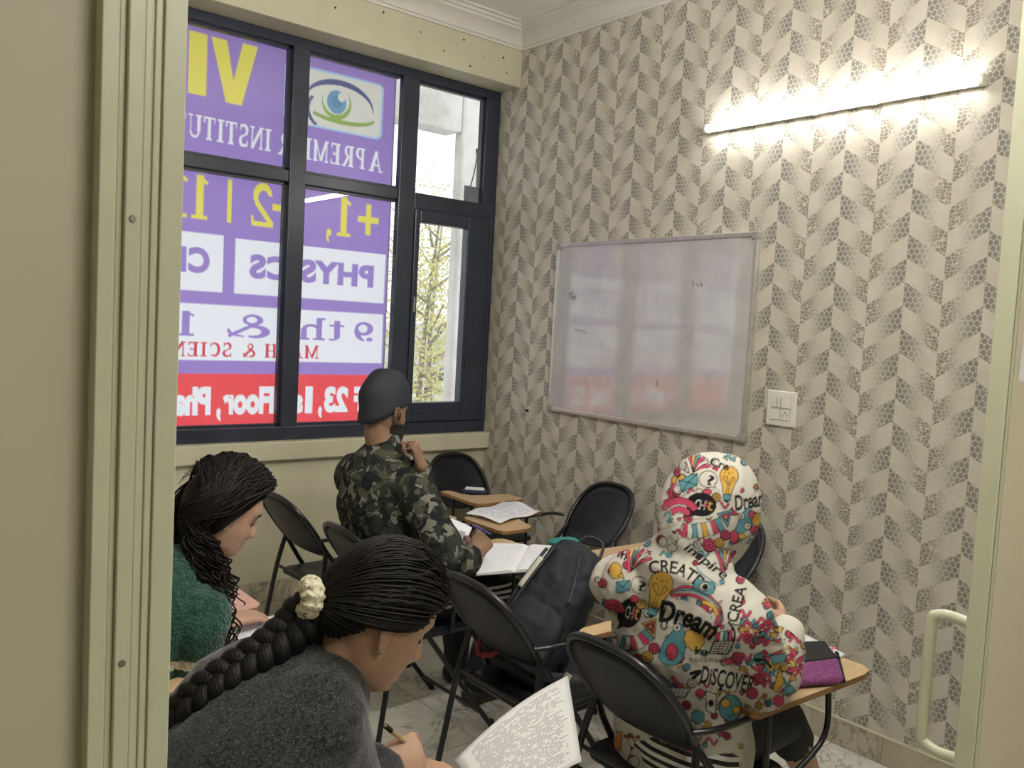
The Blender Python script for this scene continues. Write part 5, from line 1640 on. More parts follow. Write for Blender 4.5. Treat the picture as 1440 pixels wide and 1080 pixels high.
# man's open notebook
def open_book(name, label, cat, fl, fr, br, bl, mt, thick=.011, z=.687, cover=M_cover, parent_group=None):
    """fl, fr, br, bl: footprint corners on the tablet (x, y)"""
    fl, fr, br, bl = [V((p[0], p[1], z)) for p in (fl, fr, br, bl)]
    r = empty(name, (fl + fr + br + bl) / 4); tag(r, label, cat)
    c = MB(); q = [fl, fr, br, bl]; c.add([p for p in q] + [p + V((0, 0, .002)) for p in q], [(3, 2, 1, 0), (4, 5, 6, 7), (0, 1, 5, 4), (1, 2, 6, 5), (2, 3, 7, 6), (3, 0, 4, 7)]); c.build('cover', cover, r, recalc=True)
    for a, b_ in ((0.015, .5), (.5, .985)):
        f = lambda u, v: (fl * (1 - u) + fr * u) * (1 - v) + (bl * (1 - u) + br * u) * v
        prof = lambda t: thick * (.35 + .65 * math.sin(PI * min(1, max(0, t)) ** .55) ** .7) if 0 < t < 1 else thick * .35
        n = 12; vs = []; fs = []; uv = []
        for i in range(n + 1):
            t = i / n; u = a + (b_ - a) * t; tt = t if a > .3 else 1 - t
            h = .002 + thick * (.25 + .75 * min(1, tt * 6) ** .5) * (1 - .35 * tt)
            for v in (.015, .985): vs.append(f(u, v) + V((0, 0, h))); uv.append((t, v))
        for i in range(n): fs.append((2 * i, 2 * i + 2, 2 * i + 3, 2 * i + 1))
        top = len(vs)
        me = bpy.data.meshes.new('page'); me.from_pydata([tuple(p) for p in vs], [], fs); ul = me.uv_layers.new(name='UVMap')
        for lp in me.loops: ul.data[lp.index].uv = uv[lp.vertex_index]
        finish('page', me, mt, r, smooth=180)
        e = MB(); lowv = [V((p.x, p.y, z + .0021)) for p in vs]; m_ = len(vs)
        ef = [(2 * i, 2 * i + 2, m_ + 2 * i + 2, m_ + 2 * i) for i in range(n)] + [(2 * i + 1, m_ + 2 * i + 1, m_ + 2 * i + 3, 2 * i + 3) for i in range(n)] + [(0, m_, m_ + 1, 1), (2 * n, 2 * n + 1, m_ + 2 * n + 1, m_ + 2 * n)]
        e.add([p - V((0, 0, .0002)) for p in vs] + lowv, ef); e.build('page_block', M_pages, r, recalc=True)
    return r


g = lambda px, py: on_z(px, py, .70)
open_book('notebook', 'open white notebook on the tablet of the man in camouflage', 'notebook', g(668, 806), g(776, 798), g(796, 767), g(690, 762), M_note, .012)

# booklet with a printed picture leaning beside him
bk = empty('booklet', at(645, 748, 3.30)); tag(bk, 'printed booklet held upright behind the man\'s forearm', 'booklet')
c4 = [at(628, 764, 3.28), at(652, 771, 3.28), at(664, 742, 3.36), at(628, 727, 3.36)]
sheet('page', c4, M_note, lambda u, v: .006 * math.sin(PI * u), 6, 6, .006, bk)
pic = [c4[0].lerp(c4[1], .35).lerp(c4[3].lerp(c4[2], .35), .18), c4[0].lerp(c4[1], .85).lerp(c4[3].lerp(c4[2], .85), .18), c4[0].lerp(c4[1], .85).lerp(c4[3].lerp(c4[2], .85), .70), c4[0].lerp(c4[1], .35).lerp(c4[3].lerp(c4[2], .35), .70)]
toc = (CAM - c4[0]).normalized() * .007
sheet('picture', [p + toc for p in pic], written_mat('grey_print', (.42, .42, .41), (.16, .16, .16), 'y', 16, .9, 20), None, 4, 4, .0004, bk)


def pen(name, a, b_, r, mt, tip, label, cat='pen', capm=None):
    a, b_ = V(a), V(b_); d = (b_ - a).normalized()
    t = empty(name, a); tag(t, label, cat)
    q = MB(); q.tube([a + d * .012, b_ - d * .004, b_], [r, r, r * .6], 12); q.build('barrel', mt, t, smooth=40)
    q = MB(); q.tube([a, a + d * .012], [.0006, r * .95], 12); q.build('tip', tip, t, smooth=40)
    q = MB(); q.tube([b_ - d * .022, b_ - d * .002], r * 1.12, 12); q.build('cap', capm or mt, t, smooth=40)
    return t


M_brass = mat('brass_pen', (.55, .40, .22), .35, metal=.5)
pen('pen', at(692, 752, 3.24), at(664, 738, 3.17), .0042, mat('violet_plastic', (.10, .09, .28), .3), M_dark, 'violet pen in the hand of the man in camouflage')
# braid girl's sheet and pen
pen('pen', at(592, 1062, 1.575), at(541, 1020, 1.50), .0042, M_brass, M_dark, 'brown pen in the hand of the girl with the braid', capm=M_dark)
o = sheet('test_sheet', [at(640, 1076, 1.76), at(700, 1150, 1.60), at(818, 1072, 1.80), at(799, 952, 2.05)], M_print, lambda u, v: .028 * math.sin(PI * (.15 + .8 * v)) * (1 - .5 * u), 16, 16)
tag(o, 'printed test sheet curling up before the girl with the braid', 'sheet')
# signature scrawl on it is part of the print
# papers under the green girl's hand
z1 = .687
o = sheet('answer_sheet', [on_z(296, 920, z1), on_z(388, 928, z1), on_z(458, 849, z1), on_z(303, 886, z1)], M_ms, lambda u, v: .004 * math.sin(PI * u), 10, 10)
tag(o, 'white answer sheets under the hand of the girl in green', 'sheet')
pd = empty('eraser_pad', on_z(312, 905, .69)); tag(pd, 'grey padded case lying on the answer sheet near the green sweater', 'case')
q = [on_z(299, 893, .690), on_z(312, 890, .690), on_z(322, 915, .690), on_z(309, 919, .690)]
c = MB(); c.add(q + [p + V((0, 0, .012)) for p in q], [(3, 2, 1, 0), (4, 5, 6, 7), (0, 1, 5, 4), (1, 2, 6, 5), (2, 3, 7, 6), (3, 0, 4, 7)]); c.build('pad', mat('grey_pad', (.34, .33, .33), .7), pd, recalc=True, bevel=.003)

# hooded student's things on her tablet
zt = .688
f_ = lambda px, py, z=zt: on_z(px, py, z)
nb = empty('exercise_book', f_(1120, 905)); tag(nb, 'open exercise book with a rolled page before the hooded student', 'notebook')
sheet('page', [f_(1062, 935), f_(1140, 950), f_(1188, 922), f_(1098, 878)], M_ms, lambda u, v: .006, 8, 8, .006, nb)
cy = MB(); a0, a1 = f_(1040, 900, .715), f_(1096, 884, .715); 
cy.tube([a0.lerp(a1, t) for t in (0, .25, .5, .75, 1)], [.024, .026, .027, .026, .024], 20, flat=.8, hint=(0, 0, 1)); cy.build('rolled_page', M_ms, nb, smooth=60)
for k, (px, py, c_) in enumerate(((1168, 916, (.75, .12, .30)), (1173, 925, (.10, .50, .45)))):
    p = f_(px, py, .694); d = MB(); d.box((-.016, -.006, 0), (.016, .006, .0008), M=Matrix.Translation(p + V((0, 0, .006))) @ Matrix.Rotation(rad(-35), 4, 'Z') @ Matrix.Rotation(rad(-25), 4, 'Y')); d.build('index_tab', mat('tab_%d' % k, c_, .5), nb)
pen('pen', at(1068, 914, 2.26), at(1044, 913, 2.20), .0045, mat('red_plastic', (.60, .03, .06), .3), M_dark, 'red pen in the hand of the hooded student')
# soft pouch: black flap over a purple body
po = empty('pouch', f_(1130, 945)); tag(po, 'purple pouch with a black flap on the hooded student\'s tablet', 'pouch')
pm = NM('purple_woven_cloth', .8); n_ = pm.noise(90, 3, .7); pm.color(pm.mix(n_.step(.3, .7), (.13, .025, .10), (.24, .06, .20))); pm.bump(n_, .5, .003)
A = [f_(1068, 972, .69), f_(1186, 963, .69), f_(1176, 925, .705), f_(1076, 940, .705)]
c = MB(); up = V((0, 0, .020))
c.add(A + [p + up for p in A], [(3, 2, 1, 0), (4, 5, 6, 7), (0, 1, 5, 4), (1, 2, 6, 5), (2, 3, 7, 6), (3, 0, 4, 7)])
o = c.build('body', pm.mat, po, recalc=True); b_ = o.modifiers.new('b', 'BEVEL'); b_.width = .008; b_.segments = 3
B = [f_(1074, 942, .712), f_(1178, 930, .712), f_(1160, 906, .712), f_(1092, 908, .712)]
c = MB(); c.add(B + [p + V((0, 0, .012)) for p in B], [(3, 2, 1, 0), (4, 5, 6, 7), (0, 1, 5, 4), (1, 2, 6, 5), (2, 3, 7, 6), (3, 0, 4, 7)])
o = c.build('flap', M_blackcloth, po, recalc=True); b_ = o.modifiers.new('b', 'BEVEL'); b_.width = .005; b_.segments = 3
c = MB(); c.tube([A[1] + up * .5, A[2] + up * .7, B[1] + V((0, 0, .01))], .006, 8); c.build('piping', M_blackcloth, po, smooth=60)
# teal cloth pouch on the tablet behind the backpack
c = MB(); tp = on_z(792, 766, .69); c.ellipsoid(tp + V((0, 0, .014)), (.075, .035, .018), Matrix.Rotation(rad(-20), 3, 'Z'))
o = remesh('teal_case', c, .004, 1, mat('teal_cloth', (.03, .22, .20), .8, bump=.5, bs=60), disp=((.03, .012, 2),)); tag(o, 'teal cloth case on the tablet behind the backpack', 'case')


# ------------------------------------------------------------------ backpack leaning on its chair
def backpack():
    bot, top = V((-1.400, -2.035, .470)), V((-1.145, -2.060, .855))
    a = (top - bot).normalized(); w = V((.55, -.83, 0)); w = (w - a * w.dot(a)).normalized(); n = a.cross(w)
    if n.dot(CAM - bot) < 0: n = -n
    H = (top - bot).length
    r = empty('backpack', (bot.x, bot.y, .447)); tag(r, 'navy backpack half open on the seat of a folding chair', 'backpack')
    Q = lambda u, v, h: bot + w * u + n * v + a * h
    M_bag = mat('navy_nylon', (.003, .0045, .012), .7, bump=.3, bs=220)
    M_strap = mat('grey_black_strap', (.03, .033, .04), .6, bump=.5, bs=200)
    def sec(wd, dp, h, ux=0, vx=0, k=24):
        o = []
        for j in range(k):
            t = 2 * PI * j / k; c_, s_ = math.cos(t), math.sin(t)
            o.append(Q(ux + wd * math.copysign(abs(c_) ** .55, c_), vx + dp * math.copysign(abs(s_) ** .6, s_), h))
        return o
    c = MB(); c.loft([sec(.115, .075, -.012), sec(.128, .090, .005), sec(.132, .098, .10), sec(.126, .095, .22), sec(.114, .085, .33), sec(.096, .070, .41), sec(.075, .05, .455), sec(.04, .03, .47)])
    body = remesh('body', c, .007, 3, M_bag, r, disp=((.09, .022, 2), (.035, .006, 1)))
    c = MB(); c.loft([sec(.100, .03, .02, 0, .085), sec(.104, .036, .06, 0, .088), sec(.102, .034, .16, 0, .088), sec(.088, .026, .215, 0, .082), sec(.06, .016, .235, 0, .078)])
    remesh('front_pocket', c, .006, 3, M_bag, r, disp=((.06, .012, 1),))
    # open main zip with papers showing
    c = MB(); c.tube([Q(-.124 + .02 * t, .035 + .03 * math.sin(PI * t), .12 + .28 * t) for t in (i / 10 for i in range(11))], .006, 8); c.tube([Q(-.104 + .035 * t, .078 + .02 * math.sin(PI * t), .10 + .31 * t) for t in (i / 10 for i in range(11))], .0055, 8); c.build('zip', M_strap, r, smooth=60)
    sheet('paper_inside', [Q(-.124, .050, .24), Q(-.098, .092, .24), Q(-.080, .088, .36), Q(-.108, .050, .36)], mat('cream_paper', (.62, .60, .52), .8), lambda u, v: .008 * math.sin(PI * u), 6, 8, .004, r)
    c = MB(); c.tube(bez([Q(.02, .086, .44), Q(.055, .095, .33), Q(.072, .108, .27)], 6), .004, 6); c.build('pocket_zip', M_strap, r, smooth=60)
    # grab loop, shoulder straps, red trim
    c = MB(); c.tube(bez([Q(-.04, -.03, .455), Q(-.02, -.04, .51), Q(.04, -.045, .515), Q(.06, -.03, .45)], 6), .008, 8, flat=.6); c.build('grab_loop', M_strap, r, smooth=60)
    for off, k in ((.06, 0), (.10, 1)):
        c = MB(); P = bez([Q(off, -.06, .44), Q(.17 + .02 * k, -.075, .45 - .05 * k), Q(.235, -.05, .36 - .03 * k), Q(.245 - .03 * k, -.03, .24), Q(.17, -.05, .12)], 7)
        c.tube(P, .021, 8, flat=.28, hint=n); c.build('shoulder_strap', M_strap, r, smooth=60)
    c = MB(); c.tube(bez([Q(.10, .06, .03), Q(.17, .09, .06), Q(.25, .07, .10), Q(.33, .05, .14)], 6), .016, 8, flat=.25, hint=n); c.build('waist_strap', M_strap, r, smooth=60)
    MB().box((-.012, -.016, -.004), (.012, .016, .004), M=Matrix.Translation(Q(.18, .098, .065)) @ frame(w, n).to_4x4()).build('buckle', mat('silver_buckle', (.6, .6, .6), .3, metal=.8), r, bevel=.002)
    M_red = mat('dark_red_trim', (.22, .012, .025), .6, bump=.3)
    for pts in ([(-.095, .108, -.012), (-.055, .118, .02), (-.012, .124, .10)], [(-.14, .085, .055), (-.12, .10, .0), (-.095, .108, -.012)]):
        c = MB(); c.tube(bez([Q(*p) for p in pts], 6), .009, 8, flat=.5, hint=n); c.build('red_trim', M_red, r, smooth=60)
    return r


backpack()
# ------------------------------------------------------------------ doodle print on the hoodie
def hoodie_print():
    K, PK, TE, YE, WH, OR = (.008, .008, .009), (.42, .05, .10), (.09, .24, .28), (.50, .30, .06), (.50, .475, .42), (.50, .20, .07)
    cv = Canvas(834, -1082, 1140, -632, 1.25, WH, 2)
    z4 = lambda x, y: (900 + x * .1389, -(630 + y * .1389))
    z5 = lambda x, y: (830 + x * .1667, -(760 + y * .1667))
    z3 = lambda x, y: (780 + x * .3194, -(800 + y * .3194))
    LW = 1.15
    def shp(pts, z, fill=None, lw=LW):
        p = [z(*q) for q in pts]
        if fill is not None: cv.poly(p, fill)
        if lw: cv.line(p, lw, K, True)
    def circ(cx, cy, rx, ry, z, fill=None, lw=LW, rot=0, n=26):
        ca, sa = math.cos(rot), math.sin(rot)
        shp([(cx + rx * math.cos(t) * ca - ry * math.sin(t) * sa, cy + rx * math.cos(t) * sa + ry * math.sin(t) * ca) for t in (2 * PI * i / n for i in range(n))], z, fill, lw)
    def stroke(pts, z, w=1.6, c=K, smooth=True):
        p = [z(*q) for q in pts]
        if smooth and len(p) > 2: p = [(q.x, q.y) for q in bez([(a, b_, 0) for a, b_ in p], 6)]
        cv.line(p, w, c)
    def word(s, z, x, y, wd, ht, ang, c=K, bold=.02, arc=0, shear=0):
        ox, oy = z(x, y); sx = abs(z(1, 0)[0] - z(0, 0)[0]); W, Hh = wd * sx, ht * sx; ca, sa = math.cos(ang), math.sin(ang)
        def wp(u, v):
            if arc:
                th = arc * (u / W - .5); R = W / arc
                u, v = R * math.sin(arc * .5) + (R + v) * math.sin(th), (R + v) * math.cos(th) - R * math.cos(arc * .5)
            return (ox + u * ca - v * sa, oy + u * sa + v * ca)
        cv.text(s, 0, 0, W, Hh, c, bold, shear, 1.0, wp)
    def spiral(cx, cy, r, z, c=PK, turns=2.2, lw=1.3, fill=True):
        if fill: circ(cx, cy, r, r, z, c)
        stroke([(cx + r * (1 - t) * math.cos(t * turns * 6.28), cy + r * (1 - t) * math.sin(t * turns * 6.28)) for t in (i / 30 for i in range(29))], z, lw, K, False)
    def bulb(cx, cy, s, z, tilt):
        ca, sa = math.cos(tilt), math.sin(tilt); T = lambda x, y: (cx + (x * ca - y * sa) * s, cy + (x * sa + y * ca) * s)
        top = [T(.95 * math.cos(t), -1.0 * math.sin(t)) for t in (PI * (-.12 + 1.24 * i / 22) for i in range(23))]
        shp(top + [T(-.62, .95), T(-.40, 1.9), T(.40, 1.9), T(.62, .95)], z, YE)
        shp([T(-.40, 1.9), T(.40, 1.9), T(.34, 2.5), T(-.34, 2.5)], z, TE); shp([T(-.3, 2.5), T(.3, 2.5), T(0, 2.75)], z, K)
        stroke([T(-.15, 1.9), T(-.1, .9), T(-.6, .25), T(-.2, .1), T(.05, .9), T(.35, .1), T(.6, .35), T(.15, 1.0), T(.12, 1.9)], z, 1.0)
        for ex in (-.45, .35): circ(*T(ex, -.35), .06 * s, .06 * s, z, K, 0)
        stroke([T(-.15, -.35), T(-.03, -.2), T(.1, -.35)], z, 1.0)
    def chat(cx, cy, rx, ry, z, tail, rot, tx):
        circ(cx, cy, rx, ry, z, K, LW, rot); shp(tail, z, K)
        for ch, dx, c, dy in (('C', -.62, (.55, .62, .64), -.05), ('H', -.18, WH, .05), ('A', .18, PK, .0), ('t', .52, YE, .1)):
            word(ch, z, cx + dx * rx * tx, cy + (.36 + dy) * ry, rx * .36, ry * .8, -.15, c, .0)
    def ribbon(path, wd, z, cols):
        n = len(path) - 1
        for i in range(n):
            (ax, ay), (bx, by) = path[i], path[i + 1]; dx, dy = bx - ax, by - ay; L = math.hypot(dx, dy); nx, ny = -dy / L * wd, dx / L * wd
            shp([(ax + nx, ay + ny), (bx + nx, by + ny), (bx - nx, by - ny), (ax - nx, ay - ny)], z, cols[i % len(cols)], .8)
    def bird(pts, eye, belly, z, br):
        shp([(q[0], q[1]) for q in [(v.x, v.y) for v in bez([(a, b_, 0) for a, b_ in pts + pts[:1]], 5)]], z, TE)
        circ(*belly, br * 1.1, br * 1.6, z, PK); circ(*eye, br * .75, br * .75, z, WH); circ(*eye, br * .25, br * .3, z, K, 0)
    def cloud(cx, cy, r, z, c=YE, k=8, sx=1.0):
        shp([(cx + sx * (r * (1 + .16 * abs(math.sin(k * t / 2)))) * math.cos(t), cy + (r * (1 + .16 * abs(math.sin(k * t / 2)))) * math.sin(t)) for t in (2 * PI * i / 64 for i in range(64))], z, c)
    def feathers(cx, cy, L, a0, a1, n, z, cols):
        for i in range(n):
            a = rad(a0 + (a1 - a0) * i / (n - 1)); ex, ey = cx + L * math.cos(a), cy - L * math.sin(a)
            p = [z(cx, cy), z((cx + ex) / 2, (cy + ey) / 2 - L * .1), z(ex, ey)]
            cv.line([(q.x, q.y) for q in bez([(u, v, 0) for u, v in p], 6)], 5.4, K); cv.line([(q.x, q.y) for q in bez([(u, v, 0) for u, v in p], 6)], 3.4, cols[i % len(cols)])
    # filler doodles between the big motifs
    rn = random.Random(23)
    for k in range(300):
        px, py = rn.uniform(840, 1134), rn.uniform(640, 1078); zz = lambda x, y, px=px, py=py: (px + x, -(py + y)); q = rn.random(); c = rn.choice((PK, TE, YE, PK, WH))
        if q < .35: spiral(0, 0, rn.uniform(4, 7), zz, c, 1.8, 1.0)
        elif q < .6: stroke([(-8, 0), (-3, -5), (3, 4), (8, -2)], zz, 3.6, K); stroke([(-8, 0), (-3, -5), (3, 4), (8, -2)], zz, 2.0, c)
        elif q < .8: shp([(5 * math.cos(t) * (1 if i % 2 else .45), 5 * math.sin(t) * (1 if i % 2 else .45)) for i, t in enumerate(2 * PI * j / 10 for j in range(10))], zz, c, .9)
        else: circ(0, 0, 3.5, 3.5, zz, c, 1.0)
    for k in range(70):
        px, py = rn.uniform(1040, 1132), rn.uniform(845, 965); zz = lambda x, y, px=px, py=py: (px + x, -(py + y)); c = rn.choice((PK, TE, YE, PK))
        if k % 3 == 0: spiral(0, 0, rn.uniform(4, 7), zz, c, 1.8, 1.0)
        elif k % 3 == 1: shp([(rn.uniform(-9, -4), rn.uniform(-7, 0)), (rn.uniform(2, 9), rn.uniform(-8, -2)), (rn.uniform(0, 8), rn.uniform(2, 9))], zz, c, 1.0)
        else: stroke([(-9, 2), (-3, -5), (3, 4), (9, -3)], zz, 4.6, K); stroke([(-9, 2), (-3, -5), (3, 4), (9, -3)], zz, 3.0, c)
    # hood
    circ(690, 320, 120, 110, z4, WH, 0); circ(620, 575, 190, 140, z4, WH, 0); circ(900, 330, 130, 200, z4, WH, 0); circ(1080, 560, 150, 110, z4, WH, 0, -.2)
    feathers(520, 250, 190, 20, 110, 7, z4, (PK, WH, PK, TE, YE))
    circ(435, 180, 38, 45, z4, WH); [stroke([(405, 150 + 18 * i), (465, 160 + 18 * i)], z4, .9) for i in range(4)]
    shp([(385, 300), (430, 262), (480, 290), (520, 270), (585, 260), (580, 375), (425, 450)], z4, TE); shp([(385, 305), (430, 262), (470, 300), (400, 340)], z4, YE); stroke([(390, 330), (490, 350), (580, 265)], z4, 1.1, K, False); stroke([(490, 350), (425, 450)], z4, 1.1); stroke([(490, 350), (580, 375)], z4, 1.1); stroke([(425, 450), (340, 520), (400, 530), (350, 470)], z4, 1.1, K, False)
    shp([(330, 300), (375, 280), (370, 370), (320, 360)], z4, YE); stroke([(335, 370), (320, 450), (300, 520), (255, 540)], z4, 5.2); stroke([(335, 370), (320, 450), (300, 520), (255, 540)], z4, 3.4, PK)
    circ(690, 318, 92, 84, z4, WH); shp([(730, 385), (765, 408), (755, 355)], z4, WH, 0); stroke([(725, 390), (765, 408), (757, 360)], z4, 1.1, K, False); word('?', z4, 668, 372, 70, 105, -.25, K, .03)
    bulb(900, 285, 98, z4, .10)
    spiral(770, 500, 46, z4, YE); circ(680, 445, 44, 30, z4, PK); circ(600, 440, 34, 26, z4, WH)
    chat(620, 575, 150, 118, z4, [(500, 650), (470, 700), (570, 680)], .08, .72)
    for r, w in ((190, 9.0), (105, 7.5)):
        arc_ = [(400 + r * math.cos(t), 725 - r * math.sin(t)) for t in (rad(40 + 100 * i / 16) for i in range(17))]
        stroke(arc_, z4, w + 1.8, K, False); stroke(arc_, z4, w, PK, False)
    circ(400, 722, 20, 18, z4, PK)
    stroke([(250, 600), (285, 610), (240, 690), (290, 640)], z4, 1.6, TE); stroke([(310, 650), (315, 730)], z4, 3.0, TE)
    cols = (PK, WH, TE, WH, YE, WH, PK, TE)
    ribbon([(430, 830), (480, 838), (530, 840), (580, 838), (630, 832), (680, 822), (730, 808), (780, 790), (830, 765)], 72, z4, cols)
    shp([(780, 665), (935, 620), (885, 800)], z4, TE); shp([(815, 680), (910, 650), (880, 750)], z4, PK); shp([(840, 695), (890, 680), (872, 725)], z4, YE)
    stroke([(440, 735), (360, 980)], z4, 1.1); stroke([(60, 900), (200, 830), (430, 745)], z4, 1.4, (.34, .31, .26))
    word('Cre', z4, 700, 170, 200, 85, -.35, K, .03); word('Dream', z4, 965, 640, 330, 160, .18, K, .03, 0, .2)
    bird([(1100, 590), (1020, 680), (960, 830), (900, 960), (980, 960), (1080, 880), (1150, 740), (1140, 690)], (1025, 690), (950, 900), z4, 42); circ(1085, 790, 34, 34, z4, WH); circ(1085, 790, 10, 10, z4, K, 0)
    cloud(1195, 725, 62, z4); circ(1125, 670, 30, 40, z4, PK); ribbon([(1000, 900), (1060, 880), (1120, 850), (1180, 800)], 30, z4, (YE, WH, PK))
    spiral(700, 985, 68, z4, PK); spiral(580, 975, 44, z4, WH); spiral(860, 880, 52, z4, PK); spiral(800, 960, 50, z4, YE)
    shp([(105, 830), (150, 750), (205, 830), (150, 870)], z4, PK); circ(340, 850, 16, 12, z4, K, 0); circ(235, 950, 42, 48, z4, WH); circ(330, 1010, 52, 40, z4, WH)
    word('inspire', z5, 770, 95, 430, 105, -.66, K, .02, 0, .15)
    feathers(1120, 260, 190, 60, 110, 5, z5, (PK, WH, YE, TE))
    # back of the hoodie
    circ(690, 250, 210, 90, z5, WH, 0, .25); circ(800, 640, 240, 130, z5, WH, 0, .35); circ(1190, 540, 75, 180, z5, WH, 0, .2)
    cloud(215, 255, 62, z5, YE, 8, .75); word('m', z5, 225, 140, 75, 60, -.5, K, .03); feathers(330, 260, 210, 30, 95, 6, z5, (PK, WH, PK, TE, YE)); feathers(250, 120, 130, 40, 90, 4, z5, (PK, WH, TE))
    word('CREATE', z5, 515, 290, 410, 110, -.28, K, .022, 1.15)
    shp([(220, 350), (335, 335), (335, 420), (225, 445)], z5, TE); stroke([(220, 350), (275, 395), (335, 335)], z5, 1.1, K, False); stroke([(275, 395), (335, 420)], z5, 1.1); shp([(235, 300), (290, 330), (270, 270)], z5, YE)
    circ(415, 375, 70, 72, z5, WH); shp([(425, 440), (438, 465), (455, 425)], z5, WH, 0); word('?', z5, 398, 420, 62, 88, -.3, K, .03)
    bulb(600, 370, 108, z5, .30)
    chat(335, 610, 98, 128, z5, [(255, 690), (228, 745), (300, 720)], .35, .7)
    spiral(430, 540, 45, z5, YE); circ(375, 490, 38, 30, z5, PK)
    for r, w in ((85, 8.0), (45, 6.5)):
        arc_ = [(185 + r * math.cos(t), 605 - r * math.sin(t)) for t in (rad(15 + 150 * i / 16) for i in range(17))]
        stroke(arc_, z5, w + 1.8, K, False); stroke(arc_, z5, w, PK, False)
    circ(183, 705, 14, 22, z5, PK); circ(180, 790, 60, 22, z5, WH, 1.2, .25); shp([(125, 800), (235, 830), (230, 910), (130, 890)], z5, WH)
    stroke([(120, 500), (105, 560), (95, 640), (80, 720)], z5, 4.2); stroke([(120, 500), (105, 560), (95, 640), (80, 720)], z5, 2.6, TE)
    # camera with rainbow trail
    for k, (c, o_) in enumerate(((PK, 0), (TE, 24), (WH, 44), (PK, 60))):
        p = [(690, 440 + o_ * .4), (780, 395 + o_), (880, 405 + o_), (1000, 470 + o_), (1085, 560 + o_ * .7), (1110 - o_ * .6, 660), (1060, 735 - o_ * .4)]
        stroke(p, z5, 5.6); stroke(p, z5, 4.0, c)
    stroke([(960, 520), (1040, 560), (1070, 620)], z5, 6.6); stroke([(960, 520), (1040, 560), (1070, 620)], z5, 4.8, YE)
    shp([(890, 322), (1050, 360), (1045, 440), (1000, 465), (862, 398)], z5, TE); circ(965, 390, 44, 34, z5, WH); circ(970, 392, 22, 22, z5, K)
    stroke([(900, 230), (940, 280), (1010, 330), (1080, 380)], z5, 2.0, TE)
    word('CREA', z5, 1240, 700, 310, 100, 1.30, K, .022)
    ribbon([(260, 850), (300, 862), (345, 868), (390, 862), (435, 845), (475, 815), (505, 780)], 58, z5, (TE, WH, PK, WH, PK, TE))
    shp([(435, 700), (560, 655), (545, 830)], z5, YE); shp([(460, 710), (545, 680), (535, 790)], z5, PK); shp([(485, 722), (528, 705), (520, 755)], z5, YE)
    bird([(760, 690), (690, 770), (620, 860), (580, 980), (640, 1050), (740, 1040), (800, 940), (800, 780)], (735, 735), (690, 940), z5, 44); stroke([(640, 960), (700, 970), (670, 1010), (640, 960)], z5, 1.0, K, False)
    cloud(880, 830, 88, z5, YE, 9, .9); shp([(1010, 760), (1030, 780), (1000, 810), (985, 780)], z5, YE); word('ke', z5, 880, 960, 110, 70, -.1, K, .03)
    word('Dream', z5, 575, 690, 470, 190, -.36, K, .04, .6, .1); stroke([(640, 560), (600, 720), (640, 740), (650, 690)], z5, 2.4)
    shp([(1045, 850), (1215, 840), (1160, 955), (1005, 950)], z5, WH, 2.2); [stroke([(1040 - 8 * i, 870 + 22 * i), (1190 - 12 * i, 865 + 22 * i)], z5, 1.0) for i in range(4)]; [stroke([(1070 + 34 * i, 860), (1040 + 34 * i, 940)], z5, 1.0) for i in range(4)]
    for i, c in enumerate((PK, WH, TE, PK)): shp([(1050 + 38 * i, 850), (1060 + 38 * i, 780 - 8 * i), (1095 + 34 * i, 770 - 8 * i), (1088 + 38 * i, 848)], z5, c)
    stroke([(1215, 840), (1215, 760), (1170, 690)], z5, 3.2)
    shp([(1080, 1015), (1200, 985), (1290, 1000), (1270, 1045), (1180, 1045)], z5, PK); spiral(1240, 985, 48, z5, PK)
    for i in range(6): circ(850 + 42 * i, 1005 + 4 * (i % 2), 12, 14, z5, WH, 1.1)
    spiral(540, 910, 48, z5, PK); spiral(480, 985, 52, z5, YE); spiral(400, 995, 40, z5, PK)
    # lower part
    circ(750, 480, 130, 50, z3, WH, 0, .2)
    word('DiSCOVER', z3, 638, 502, 240, 80, -.20, K, .028)
    stroke([(600, 460), (640, 450), (610, 480)], z3, 5.0)
    circ(772, 610, 50, 58, z3, TE, 1.6); cloud(752, 590, 18, z3, YE, 5); cloud(800, 620, 16, z3, YE, 5); stroke([(755, 640), (772, 650), (790, 640)], z3, 1.1); stroke([(730, 530), (725, 560)], z3, 1.6); circ(730, 528, 9, 9, z3, K, 0)
    shp([(665, 535), (712, 550), (708, 640), (668, 625)], z3, WH, 1.6); circ(688, 590, 12, 16, z3, K, 0)
    stroke([(520, 480), (540, 500), (575, 540)], z3, 6.0); stroke([(520, 480), (540, 500), (575, 540)], z3, 4.2, PK); stroke([(470, 470), (505, 500), (545, 550)], z3, 5.0); stroke([(470, 470), (505, 500), (545, 550)], z3, 3.4, TE)
    shp([(505, 520), (600, 525), (575, 565), (510, 560)], z3, WH, 1.6); [stroke([(515 + 18 * i, 528), (512 + 16 * i, 558)], z3, 1.0) for i in range(5)]
    spiral(580, 600, 20, z3, PK); cloud(630, 650, 26, z3, TE, 6); cloud(600, 690, 20, z3, WH, 6)
    circ(525, 785, 54, 50, z3, TE, 1.6); cloud(500, 775, 18, z3, YE, 5); cloud(555, 790, 18, z3, YE, 5)
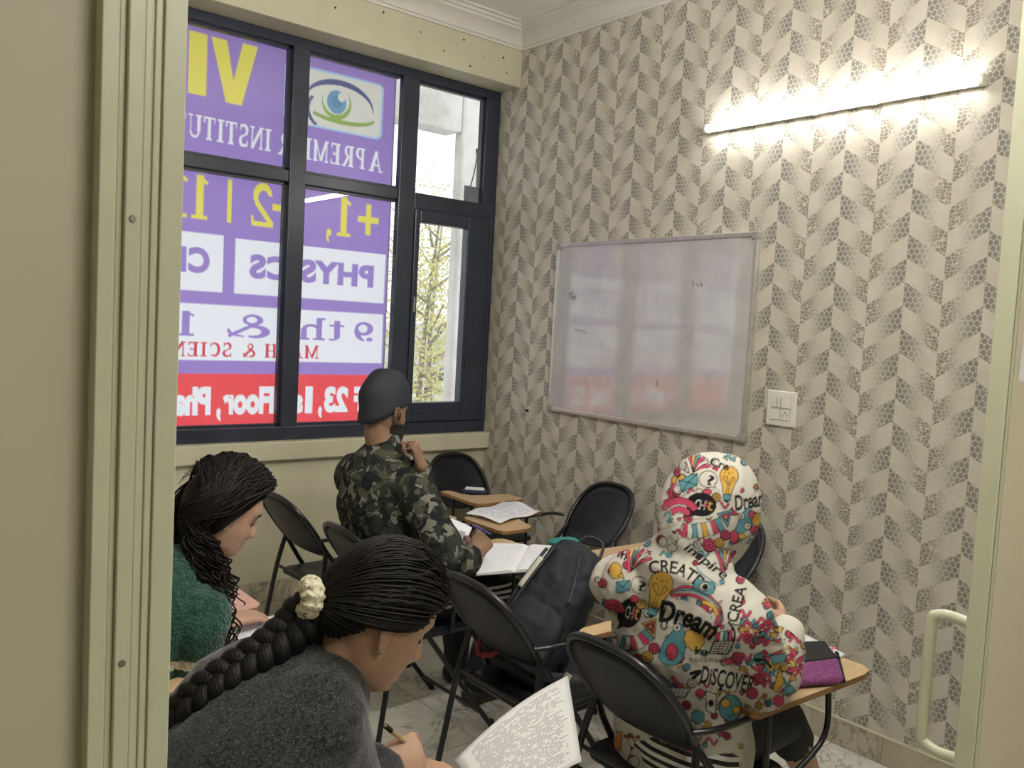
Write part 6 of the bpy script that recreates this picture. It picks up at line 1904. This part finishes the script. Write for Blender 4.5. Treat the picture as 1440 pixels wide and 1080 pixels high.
    shp([(240, 705), (300, 720), (292, 800), (240, 790)], z3, OR); cloud(190, 720, 26, z3, PK, 7); word('nium', z3, 160, 675, 80, 30, -.2, K, .01)
    for a, b_ in (((310, 735), (340, 790)), ((340, 790), (385, 780)), ((385, 780), (430, 745)), ((340, 790), (330, 830)), ((385, 780), (440, 820)), ((310, 735), (370, 740)), ((370, 740), (385, 780))): stroke([a, b_], z3, 1.1); circ(*a, 6, 6, z3, K, 0)
    shp([(395, 770), (435, 750), (438, 800), (400, 805)], z3, PK); spiral(465, 860, 24, z3, PK); cloud(350, 850, 22, z3, WH, 7); shp([(590, 760), (605, 800), (580, 810)], z3, PK); word('T', z3, 612, 850, 34, 50, -.1, K, .03)
    # sleeve
    shp([(945, 380), (1020, 372), (1010, 410), (960, 418)], z3, TE); shp([(990, 430), (1010, 500), (975, 545), (960, 530)], z3, YE); shp([(1000, 560), (1060, 540), (1040, 510), (1010, 520)], z3, TE); shp([(1020, 445), (1090, 425), (1092, 440), (1030, 460)], z3, PK); shp([(1030, 340), (1070, 370), (1050, 395)], z3, PK)
    spiral(870, 545, 26, z3, PK); spiral(905, 480, 24, z3, PK); cloud(985, 580, 22, z3, PK, 6); stroke([(870, 430), (900, 450), (940, 470), (950, 520)], z3, 4.6); stroke([(870, 430), (900, 450), (940, 470), (950, 520)], z3, 3.0, PK); stroke([(880, 400), (920, 400), (950, 430)], z3, 3.4, K); shp([(1045, 455), (1065, 490), (1030, 492)], z3, OR); spiral(900, 600, 18, z3, YE); spiral(940, 590, 16, z3, TE)
    bv = bvh_of(HOODIE)
    def place(u, v):
        d = (at(u, -v, 1.0) - CAM).normalized()
        h = bv.ray_cast(CAM, d, 5)
        if h[0] is None: return None
        n = h[1] if h[1].dot(d) < 0 else -h[1]
        return h[0] + n * .0012 if -n.dot(d) > .08 else None
    a, k = cv.result()
    me = print_mesh('doodle_print', cv, place, False)
    P = print_mat('printed_cotton', .85, 0, .2, bump=(120, .25, .001))
    return finish('doodle_print', me, P, HOODIE, smooth=180)


hp_ = hoodie_print()
